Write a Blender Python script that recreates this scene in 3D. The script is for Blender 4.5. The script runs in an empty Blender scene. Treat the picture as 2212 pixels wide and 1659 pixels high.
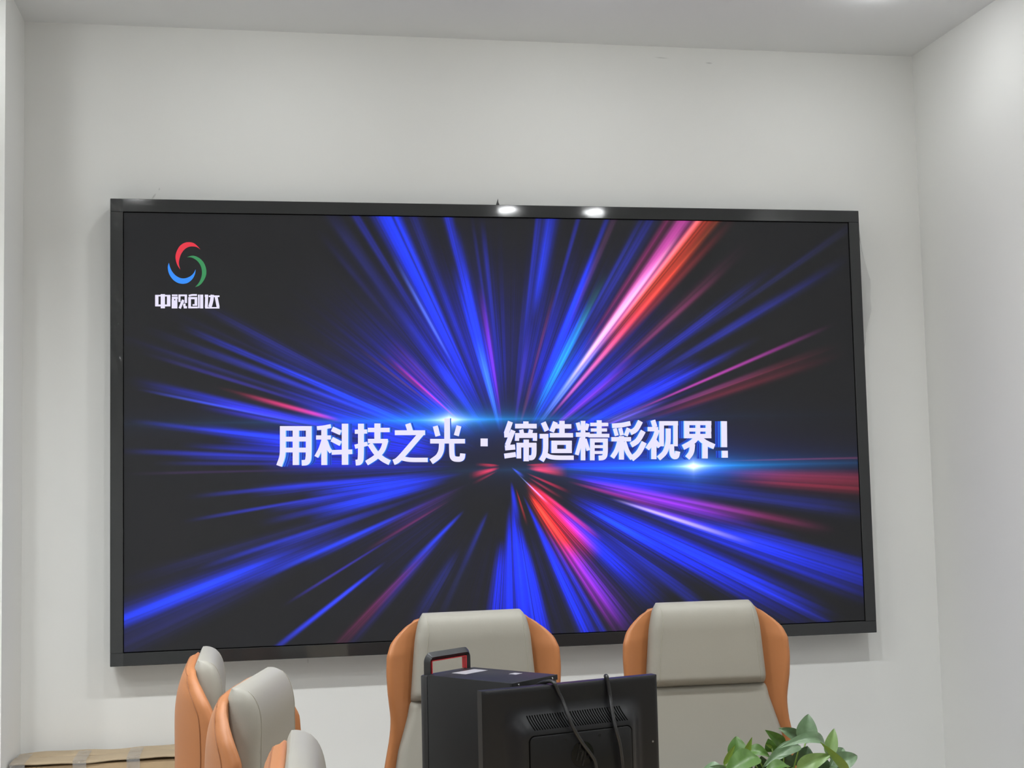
import bpy, bmesh, math, random
import numpy as np
from mathutils import Matrix, Vector

# ------------------------------------------------------------------ camera, light, exposure
SC = bpy.context.scene
COL = SC.collection
cam_data = bpy.data.cameras.new('camera')
cam = bpy.data.objects.new('camera', cam_data)
COL.objects.link(cam)
cam_data.sensor_fit = 'HORIZONTAL'
cam_data.sensor_width = 36.0
cam_data.lens = 47.32
cam_data.clip_start = 0.05
cam.matrix_world = Matrix(((0.98298582, 0.00815631, -0.18350028, -0.8386),
                           (-0.18225246, -0.08106251, -0.97990454, -4.6472),
                           (-0.0228674, 0.99667565, -0.07819679, 1.5151),
                           (0, 0, 0, 1)))
SC.camera = cam
SC.view_settings.view_transform = 'Standard'
SC.view_settings.look = 'None'
SC.view_settings.exposure = 0.0
SC.view_settings.gamma = 1.0
SC.view_settings.use_curve_mapping = False
world = bpy.data.worlds.new('world')
SC.world = world
world.use_nodes = True
world.node_tree.nodes['Background'].inputs[0].default_value = (0.9, 0.95, 1.0, 1)
world.node_tree.nodes['Background'].inputs[1].default_value = 0.0

LAMP_STRENGTH = 96.0
TABLE_LAMP_STRENGTH = 800.0
LAMP_COLOUR = (247, 250, 251)
ZS = 1.74            # height of the screen's centre
ZC = 3.125           # ceiling
XL, XR = -1.6114, 1.6104
YP = -0.3376         # depth of the recess on the left


# ------------------------------------------------------------------ helpers
def lin(c):
    r = []
    for v in c[:3]:
        v = v / 255.0
        r.append(v / 12.92 if v <= 0.04045 else ((v + 0.055) / 1.055) ** 2.4)
    return (r[0], r[1], r[2], 1.0)


def mat(name, col, rough=0.5, metal=0.0, spec=0.5, coat=0.0, noise=None, bump=None, emit=None):
    m = bpy.data.materials.new(name)
    m.use_nodes = True
    nt = m.node_tree
    b = nt.nodes['Principled BSDF']
    c = lin(col)
    b.inputs['Base Color'].default_value = c
    b.inputs['Roughness'].default_value = rough
    b.inputs['Metallic'].default_value = metal
    b.inputs['Specular IOR Level'].default_value = spec
    b.inputs['Coat Weight'].default_value = coat
    tc = nt.nodes.new('ShaderNodeTexCoord')
    if noise:
        sc, amt = noise
        n = nt.nodes.new('ShaderNodeTexNoise')
        n.inputs['Scale'].default_value = sc
        n.inputs['Detail'].default_value = 4
        nt.links.new(tc.outputs['Object'], n.inputs['Vector'])
        mx = nt.nodes.new('ShaderNodeMix')
        mx.data_type = 'RGBA'
        mx.inputs[6].default_value = tuple(v * (1 - amt) for v in c[:3]) + (1,)
        mx.inputs[7].default_value = tuple(min(1, v * (1 + amt)) for v in c[:3]) + (1,)
        nt.links.new(n.outputs['Fac'], mx.inputs[0])
        nt.links.new(mx.outputs[2], b.inputs['Base Color'])
    if bump:
        sc, st, dist = bump
        n = nt.nodes.new('ShaderNodeTexNoise')
        n.inputs['Scale'].default_value = sc
        n.inputs['Detail'].default_value = 3
        nt.links.new(tc.outputs['Object'], n.inputs['Vector'])
        bp = nt.nodes.new('ShaderNodeBump')
        bp.inputs['Strength'].default_value = st
        bp.inputs['Distance'].default_value = dist
        nt.links.new(n.outputs['Fac'], bp.inputs['Height'])
        nt.links.new(bp.outputs['Normal'], b.inputs['Normal'])
    if emit:
        b.inputs['Emission Color'].default_value = lin(emit[0])
        b.inputs['Emission Strength'].default_value = emit[1]
    return m


def tag(o, label=None, cat=None, group=None, kind=None):
    if label: o['label'] = label
    if cat: o['category'] = cat
    if group: o['group'] = group
    if kind: o['kind'] = kind
    return o


def thing(name, label, cat, loc=(0, 0, 0), rz=0.0, group=None):
    o = bpy.data.objects.new(name, None)
    COL.objects.link(o)
    o.location = loc
    o.rotation_euler = (0, 0, rz)
    o.empty_display_size = 0.1
    return tag(o, label, cat, group)


def obj(name, bm, mats, parent=None, smooth=None, label=None):
    me = bpy.data.meshes.new(name)
    bmesh.ops.recalc_face_normals(bm, faces=bm.faces)
    bm.to_mesh(me)
    bm.free()
    return objm(name, me, mats, parent, smooth, label)


def objm(name, me, mats, parent=None, smooth=None, label=None):
    for m in (mats if isinstance(mats, (list, tuple)) else [mats]):
        me.materials.append(m)
    if smooth is not None:
        me.polygons.foreach_set('use_smooth', [True] * len(me.polygons))
        if smooth < 180:
            me.set_sharp_from_angle(angle=math.radians(smooth))
    o = bpy.data.objects.new(name, me)
    COL.objects.link(o)
    if parent: o.parent = parent
    if label: o['label'] = label
    return o


def box(bm, x0, x1, y0, y1, z0, z1, bev=0.0, seg=2, M=None, mi=0):
    t = bmesh.new()
    vs = [t.verts.new(p) for p in ((x0, y0, z0), (x1, y0, z0), (x1, y1, z0), (x0, y1, z0),
                                   (x0, y0, z1), (x1, y0, z1), (x1, y1, z1), (x0, y1, z1))]
    for f in ((0, 3, 2, 1), (4, 5, 6, 7), (0, 1, 5, 4), (1, 2, 6, 5), (2, 3, 7, 6), (3, 0, 4, 7)):
        t.faces.new([vs[i] for i in f])
    if bev:
        bmesh.ops.bevel(t, geom=t.edges[:], offset=bev, segments=seg, affect='EDGES', profile=0.5)
    join(bm, t, M, mi)


def join(bm, t, M=None, mi=0):
    mp = {}
    for v in t.verts:
        mp[v] = bm.verts.new(M @ v.co if M else v.co)
    for f in t.faces:
        try:
            nf = bm.faces.new([mp[v] for v in f.verts])
            nf.material_index = mi
        except ValueError:
            pass
    t.free()


def loft(bm, rings, caps=True, closed=True, mi=0):
    R = [[bm.verts.new(p) for p in r] for r in rings]
    n = len(R[0])
    for a, b in zip(R, R[1:]):
        for i in range(n if closed else n - 1):
            j = (i + 1) % n
            bm.faces.new((a[i], a[j], b[j], b[i])).material_index = mi
    if caps and closed:
        bm.faces.new(list(reversed(R[0]))).material_index = mi
        bm.faces.new(R[-1]).material_index = mi
    return R


def cyl(bm, c, r, h, axis='Z', n=24, r2=None, mi=0, bev=0.0):
    r2 = r if r2 is None else r2
    prof = [(r, 0), (r2, h)] if not bev else [(r - bev, 0), (r, bev), (r2, h - bev), (r2 - bev, h)]
    rings = []
    for rr, hh in prof:
        ring = []
        for i in range(n):
            a = 2 * math.pi * i / n
            u, v = rr * math.cos(a), rr * math.sin(a)
            p = {'Z': (u, v, hh), 'Y': (u, hh, v), 'X': (hh, u, v)}[axis]
            ring.append((c[0] + p[0], c[1] + p[1], c[2] + p[2]))
        rings.append(ring)
    loft(bm, rings, mi=mi)


def catmull(P, k=8):
    P = [Vector(p) for p in P]
    Q = [2 * P[0] - P[1]] + P + [2 * P[-1] - P[-2]]
    out = []
    for i in range(1, len(Q) - 2):
        a, b, c, d = Q[i - 1], Q[i], Q[i + 1], Q[i + 2]
        for j in range(k):
            t = j / k
            out.append(0.5 * ((2 * b) + (c - a) * t + (2 * a - 5 * b + 4 * c - d) * t * t + (-a + 3 * b - 3 * c + d) * t ** 3))
    out.append(P[-1])
    return out


def tube(bm, P, r, n=10, k=6, mi=0, radii=None):
    C = catmull(P, k) if k > 1 else [Vector(p) for p in P]
    rings = []
    up = None
    for i, c in enumerate(C):
        t = (C[min(i + 1, len(C) - 1)] - C[max(i - 1, 0)]).normalized()
        if up is None:
            up = Vector((0, 0, 1)) if abs(t.z) < 0.9 else Vector((1, 0, 0))
        s = t.cross(up).normalized()
        up = s.cross(t).normalized()
        rr = r if radii is None else radii(i / (len(C) - 1))
        rings.append([c + s * rr * math.cos(2 * math.pi * j / n) + up * rr * math.sin(2 * math.pi * j / n) for j in range(n)])
    loft(bm, rings, mi=mi)


def interp(x, tab):
    xs = [a for a, _ in tab]
    ys = [b for _, b in tab]
    return float(np.interp(x, xs, ys))


def smooth_tab(tab, n=200, k=4):
    xs = np.linspace(tab[0][0], tab[-1][0], n)
    ys = np.interp(xs, [a for a, _ in tab], [b for _, b in tab])
    for _ in range(k):
        ys[1:-1] = (ys[:-2] + 2 * ys[1:-1] + ys[2:]) / 4
    return list(zip(xs.tolist(), ys.tolist()))


def rrect(cx, cy, hx, hy, r, n=6):
    """rounded rectangle outline, counter-clockwise from +x side"""
    r = min(r, hx * 0.999, hy * 0.999)
    out = []
    for (sx, sy, a0) in ((1, 1, 0), (-1, 1, 90), (-1, -1, 180), (1, -1, 270)):
        for i in range(n + 1):
            a = math.radians(a0 + 90 * i / n)
            out.append((cx + sx * (hx - r) + r * math.cos(a), cy + sy * (hy - r) + r * math.sin(a)))
    return out
RAY_O = (-2.4, -141.1)
RAYS = [
  (2.0126,948,0.0357,0.15,1.6,12,52,255,1.0),
  (1.9784,934,0.0138,0.2,1.3,20,50,220,0.5),
  (2.0613,670,0.0096,0.55,1.25,95,125,255,0.6),
  (2.1082,996,0.0113,0.25,1.5,25,45,210,0.45),
  (2.1753,1019,0.0205,0.3,1.1,30,40,150,0.25),
  (2.238,955,0.0152,0.35,1.1,30,35,140,0.2),
  (1.9221,909,0.0248,0.3,1.25,25,45,200,0.35),
  (1.7935,877,0.0165,0.2,1.5,20,45,220,0.6),
  (1.8056,509,0.0411,0.2,1.45,10,50,255,1.0),
  (1.7707,729,0.0177,0.2,1.2,15,45,220,0.5),
  (1.6569,765,0.0105,0.2,1.15,30,45,200,0.45),
  (1.6977,754,0.0085,0.3,1.2,25,40,180,0.35),
  (1.7091,476,0.0203,0.3,1.35,150,40,235,0.6),
  (1.796,357,0.0316,0.3,1.3,70,140,255,0.7),
  (1.7285,397,0.0324,0.2,1.3,60,40,230,0.6),
  (2.3395,494,0.0456,0.4,1.25,120,25,70,0.5),
  (2.398,438,0.0092,0.5,1.3,220,40,80,0.7),
  (2.4207,500,0.0097,0.5,1.2,150,30,60,0.4),
  (2.4668,559,0.0072,0.45,1.2,120,70,60,0.35),
  (2.0623,555,0.029,0.2,1.3,12,40,220,0.5),
  (1.9181,622,0.0207,0.2,1.2,12,40,220,0.45),
  (2.167,552,0.0175,0.2,1.3,15,40,200,0.5),
  (2.3128,577,0.0279,0.2,0.95,20,35,140,0.4),
  (2.1531,394,0.0654,0.3,1.2,25,60,240,0.5),
  (2.6486,1046,0.0154,0.35,1.15,28,38,170,0.4),
  (2.7273,1103,0.0088,0.3,1.1,28,50,220,0.55),
  (2.7684,1150,0.0112,0.35,1.15,30,38,150,0.35),
  (2.8073,1208,0.0107,0.35,1.15,30,35,140,0.3),
  (2.7182,828,0.0194,0.25,1.15,15,55,240,0.75),
  (2.7433,636,0.0304,0.3,1.2,12,60,255,0.9),
  (2.8083,729,0.0265,0.3,1.2,20,45,220,0.5),
  (2.7637,773,0.0104,0.3,1.5,40,60,240,0.5),
  (2.6718,942,0.0154,0.4,1.1,25,40,170,0.35),
  (2.7063,1159,0.0125,0.5,1.12,28,32,120,0.25),
  (2.7279,549,0.0352,0.2,1.0,15,50,240,0.6),
  (2.6496,499,0.029,0.2,0.9,15,50,230,0.6),
  (2.8284,1131,0.0057,0.4,1.15,60,50,200,0.35),
  (2.8671,814,0.0089,0.72,1.18,225,50,130,0.95),
  (2.8651,938,0.0052,0.75,1.1,170,35,70,0.45),
  (2.906,1090,0.0118,0.5,1.2,28,45,215,0.6),
  (2.9233,1142,0.0037,0.5,1.12,60,85,255,0.8),
  (2.9248,939,0.0189,0.5,1.15,60,40,240,0.75),
  (2.922,1002,0.0145,0.5,1.1,25,45,225,0.55),
  (3.0099,1152,0.0084,0.4,1.12,28,48,220,0.6),
  (3.0073,987,0.0147,0.3,1.1,15,50,245,0.85),
  (3.0861,1170,0.0069,0.4,1.12,28,45,210,0.5),
  (3.0929,1035,0.0124,0.3,1.1,22,45,215,0.6),
  (3.0378,908,0.0213,0.3,1.1,15,45,235,0.6),
  (3.1168,1089,0.0059,0.3,1.1,35,40,180,0.35),
  (-3.1385,1223,0.0039,0.4,1.05,70,35,110,0.25),
  (3.0619,1011,0.0096,0.3,1.1,18,45,225,0.5),
  (3.0957,753,0.0257,0.45,1.15,12,40,220,0.6),
  (3.0242,787,0.0409,0.42,1.15,10,40,245,0.95),
  (2.8693,652,0.0494,0.35,1.2,12,45,245,0.7),
  (3.1225,722,0.0268,0.45,1.2,12,36,220,0.6),
  (2.9416,435,0.0666,0.5,1.3,12,40,235,0.7),
  (2.4206,355,0.0726,0.4,1.2,14,50,245,0.6),
  (-3.0641,949,0.0068,0.35,1.15,28,45,210,0.5),
  (-3.0589,816,0.0217,0.3,1.1,22,45,220,0.55),
  (-3.0273,594,0.0325,0.35,1.2,12,55,250,0.85),
  (-2.9932,969,0.0058,0.35,1.15,35,50,215,0.5),
  (-2.9791,742,0.0174,0.3,1.15,22,45,215,0.5),
  (-2.9248,577,0.0363,0.35,1.25,12,55,250,0.95),
  (-2.982,482,0.0401,0.3,1.15,15,50,240,0.6),
  (-2.9355,731,0.0132,0.3,1.2,22,45,215,0.45),
  (-2.8644,1188,0.019,0.3,1.15,28,35,130,0.35),
  (-2.8458,969,0.0083,0.4,1.15,25,50,220,0.55),
  (-2.8295,825,0.0156,0.4,1.15,22,42,190,0.4),
  (-2.7867,1333,0.0157,0.55,1.3,14,58,255,1.0),
  (-2.7854,1251,0.0335,0.4,1.3,22,42,200,0.5),
  (-2.7292,1336,0.0289,0.55,1.3,28,34,120,0.35),
  (-2.7404,797,0.0101,0.35,1.25,25,60,245,0.7),
  (-2.724,693,0.0163,0.4,1.15,25,50,225,0.5),
  (-2.7584,1009,0.0128,0.5,1.2,20,50,230,0.5),
  (-2.6875,438,0.0551,0.4,1.2,70,22,115,0.4),
  (-2.6321,451,0.0107,0.5,1.3,130,30,85,0.4),
  (-2.723,351,0.0367,0.4,1.2,60,25,120,0.3),
  (-2.6125,818,0.0059,0.5,1.1,55,45,195,0.5),
  (-2.5054,845,0.0086,0.62,1.3,40,62,255,0.95),
  (-2.3588,722,0.0178,0.5,1.3,125,28,95,0.55),
  (-2.3224,707,0.0137,0.5,1.3,40,30,130,0.4),
  (-2.3777,388,0.0207,0.55,1.4,30,60,250,0.75),
  (-2.351,506,0.0223,0.6,1.4,25,40,190,0.45),
  (-2.0257,280,0.0345,0.6,1.5,22,40,170,0.4),
  (-2.1376,528,0.0427,0.6,1.3,24,36,135,0.4),
  (-2.0249,492,0.0262,0.6,1.3,24,36,110,0.25),
  (-1.5067,389,0.0704,0.28,1.8,6,40,255,1.1),
  (-1.6793,451,0.0465,0.55,1.8,8,40,255,0.9),
  (-1.5902,449,0.043,0.3,1.8,8,42,255,0.9),
  (-1.4134,458,0.0457,0.4,1.8,8,40,250,0.85),
  (-1.3618,512,0.0252,0.5,1.6,10,40,235,0.7),
  (-1.4393,136,0.059,0.4,1.6,8,40,250,0.8),
  (-1.453,471,0.0479,0.4,1.6,8,40,250,0.7),
  (-1.2917,158,0.0204,0.5,1.4,200,40,50,0.5),
  (-1.1454,433,0.0372,0.35,1.7,8,40,250,0.95),
  (-1.1475,597,0.0351,0.4,1.4,10,42,245,0.9),
  (-1.1408,270,0.0238,0.4,1.8,10,40,240,0.7),
  (-1.0733,594,0.019,0.4,1.5,15,40,220,0.6),
  (-1.0628,452,0.0356,0.5,1.5,50,30,190,0.5),
  (-0.9049,266,0.1212,0.4,1.75,255,36,38,1.25),
  (-0.9738,240,0.0469,0.5,1.7,245,70,40,1.0),
  (-0.8057,282,0.0514,0.5,1.6,255,30,95,1.0),
  (-0.9347,534,0.0603,0.6,1.4,120,40,225,0.8),
  (-0.9935,492,0.0393,0.6,1.5,170,35,200,0.7),
  (-0.6914,313,0.0231,0.35,1.35,235,40,130,0.9),
  (-0.7903,160,0.1005,0.5,1.6,255,40,60,0.8),
  (-0.7063,201,0.032,0.5,1.6,220,30,80,0.6),
  (-0.7827,154,0.0209,0.25,1.3,140,165,255,0.9),
  (-0.68,39,0.1033,0.3,1.8,60,90,255,0.7),
  (-0.7383,504,0.083,0.45,1.5,10,38,240,0.7),
  (-0.7573,400,0.0564,0.45,1.6,10,38,235,0.7),
  (-0.4966,537,0.072,0.42,1.5,8,40,255,1.0),
  (-0.4753,676,0.0571,0.4,1.6,6,40,255,1.1),
  (-0.469,892,0.0433,0.5,1.45,8,42,250,0.9),
  (-0.6206,656,0.0246,0.5,1.3,15,38,210,0.5),
  (-0.4529,1032,0.0218,0.5,1.3,15,42,220,0.6),
  (-0.4751,1078,0.0119,0.6,1.2,20,40,190,0.5),
  (-0.4728,1226,0.0092,0.7,1.2,28,45,200,0.5),
  (-0.3115,1264,0.0306,0.5,1.4,20,42,210,0.65),
  (-0.2877,1151,0.014,0.5,1.3,20,42,220,0.5),
  (-0.3452,1062,0.0303,0.45,1.42,10,42,240,0.8),
  (-0.3168,979,0.023,0.4,1.2,10,42,245,0.7),
  (-0.5153,504,0.016,0.6,1.25,20,100,215,0.45),
  (-0.6462,813,0.0198,0.5,1.3,18,36,170,0.4),
  (-0.3385,805,0.02,0.4,1.3,25,42,240,0.6),
  (-0.326,672,0.0096,0.55,1.42,200,180,255,1.0),
  (-0.3122,669,0.0192,0.6,1.2,140,60,235,0.5),
  (-0.2389,557,0.0433,0.42,1.5,125,40,230,0.85),
  (-0.251,694,0.0209,0.45,1.35,160,40,220,0.7),
  (-0.2043,421,0.0268,0.45,1.5,60,40,220,0.6),
  (-0.1668,484,0.0366,0.35,1.5,15,42,240,0.8),
  (-0.1333,746,0.0324,0.4,1.3,20,40,200,0.55),
  (-0.1443,1156,0.0223,0.5,1.2,25,40,150,0.5),
  (-0.2158,1029,0.0172,0.5,1.2,120,30,85,0.55),
  (-0.2224,852,0.0227,0.5,1.15,110,35,170,0.5),
  (-0.2827,414,0.0155,0.5,1.5,180,40,115,0.5),
  (-0.2598,929,0.0104,0.5,1.2,60,40,215,0.5),
  (-0.0725,1220,0.0264,0.62,1.5,155,34,58,0.7),
  (-0.048,1152,0.014,0.6,1.5,110,30,60,0.4),
  (0.0013,1221,0.0026,0.6,1.5,125,50,80,0.5),
  (-0.0238,349,0.0737,0.3,1.7,12,45,245,0.85),
  (-0.0387,581,0.0554,0.2,1.5,12,42,240,0.7),
  (-0.0486,837,0.0269,0.3,1.3,25,38,140,0.45),
  (-0.0996,139,0.058,0.5,1.5,225,40,80,0.7),
  (-0.1756,133,0.0483,0.5,1.6,235,45,80,0.8),
  (-0.006,117,0.0344,0.5,1.5,220,40,70,0.6),
  (-0.4314,160,0.0252,0.4,1.5,220,40,80,0.6),
  (-0.5651,154,0.0262,0.5,1.5,200,40,80,0.4),
  (-2.896,79,0.082,0.45,1.8,235,40,80,0.8),
  (3.1002,73,0.0444,0.5,1.6,220,40,70,0.6),
  (-2.6966,89,0.0364,0.5,1.6,170,35,70,0.5),
  (-3.1099,63,0.0383,0.5,1.5,200,40,70,0.5),
  (0.9166,964,0.0234,0.42,1.5,212,72,175,0.95),
  (0.8803,979,0.0099,0.5,1.5,255,130,150,0.7),
  (0.8667,1004,0.0192,0.45,1.5,255,78,48,1.1),
  (0.9051,885,0.0082,0.45,1.2,255,170,195,0.9),
  (0.9196,681,0.0118,0.45,1.4,255,200,230,0.8),
  (0.9037,780,0.0186,0.4,1.4,225,110,200,0.7),
  (0.8348,793,0.0183,0.5,1.4,250,60,55,0.9),
  (0.9066,505,0.0255,0.35,1.3,135,150,255,0.9),
  (0.8329,506,0.0159,0.4,1.4,240,110,150,0.7),
  (0.8363,1048,0.0123,0.55,1.4,150,60,30,0.55),
  (0.8025,969,0.0133,0.5,1.3,130,35,45,0.5),
  (0.9653,978,0.0115,0.4,1.4,150,30,110,0.5),
  (0.9054,415,0.0388,0.3,1.3,60,120,255,0.8),
  (1.1565,632,0.0229,0.35,1.35,8,50,255,1.0),
  (1.1044,518,0.0342,0.35,1.3,8,50,255,0.9),
  (1.0696,563,0.02,0.45,1.15,35,165,235,0.9),
  (1.073,652,0.0148,0.75,1.2,45,150,130,0.55),
  (1.0724,431,0.0411,0.4,1.3,15,150,255,0.95),
  (0.9807,432,0.0373,0.4,1.4,8,80,255,0.8),
  (1.0172,327,0.0492,0.4,1.3,10,70,255,0.7),
  (1.3766,805,0.026,0.62,1.4,20,50,230,0.75),
  (1.426,829,0.0117,0.4,1.3,22,45,210,0.55),
  (1.2688,861,0.0084,0.4,1.3,30,45,200,0.45),
  (1.2861,508,0.0111,0.35,1.3,125,45,60,0.5),
  (1.1618,843,0.0095,0.5,1.3,25,45,215,0.55),
  (1.1368,888,0.0109,0.5,1.3,95,50,100,0.4),
  (1.0182,926,0.0295,0.5,1.3,32,42,170,0.5),
  (1.0447,832,0.0116,0.5,1.3,40,60,200,0.4),
  (1.3949,333,0.029,0.3,1.5,70,50,190,0.4),
  (1.2711,275,0.0234,0.4,1.3,120,60,90,0.35),
  (0.7192,1013,0.0175,0.5,1.2,90,38,70,0.3),
  (0.7082,872,0.0148,0.5,1.25,125,42,90,0.5),
  (0.6111,1045,0.0108,0.5,1.2,40,40,150,0.4),
  (0.6098,883,0.0201,0.45,1.3,26,42,185,0.6),
  (0.5803,1384,0.0081,0.5,1.2,30,36,120,0.3),
  (0.5183,1250,0.0116,0.5,1.2,32,42,160,0.5),
  (0.5246,1023,0.0142,0.45,1.2,28,42,170,0.5),
  (0.6676,408,0.0237,0.35,1.5,150,50,235,0.8),
  (0.6932,484,0.0333,0.35,1.3,50,40,210,0.6),
  (0.4553,622,0.044,0.4,1.3,12,42,245,0.95),
  (0.4384,758,0.0149,0.5,1.25,28,48,215,0.6),
  (0.4425,866,0.0112,0.6,1.2,35,42,170,0.4),
  (0.6011,574,0.0224,0.4,1.3,25,40,200,0.6),
  (0.6334,631,0.0153,0.4,1.2,30,40,190,0.5),
  (0.3826,878,0.0055,0.5,1.5,195,62,185,0.85),
  (0.3064,919,0.0193,0.5,1.45,130,32,60,0.7),
  (0.3249,1008,0.0128,0.5,1.3,100,30,55,0.4),
  (0.3278,823,0.0117,0.5,1.3,120,50,120,0.5),
  (0.3687,494,0.0326,0.6,1.3,120,95,225,0.6),
  (0.4658,470,0.0274,0.4,1.3,15,45,245,0.7),
]
FLARES = [(-206.4, 17.8), (660.0, -157.1)]
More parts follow.
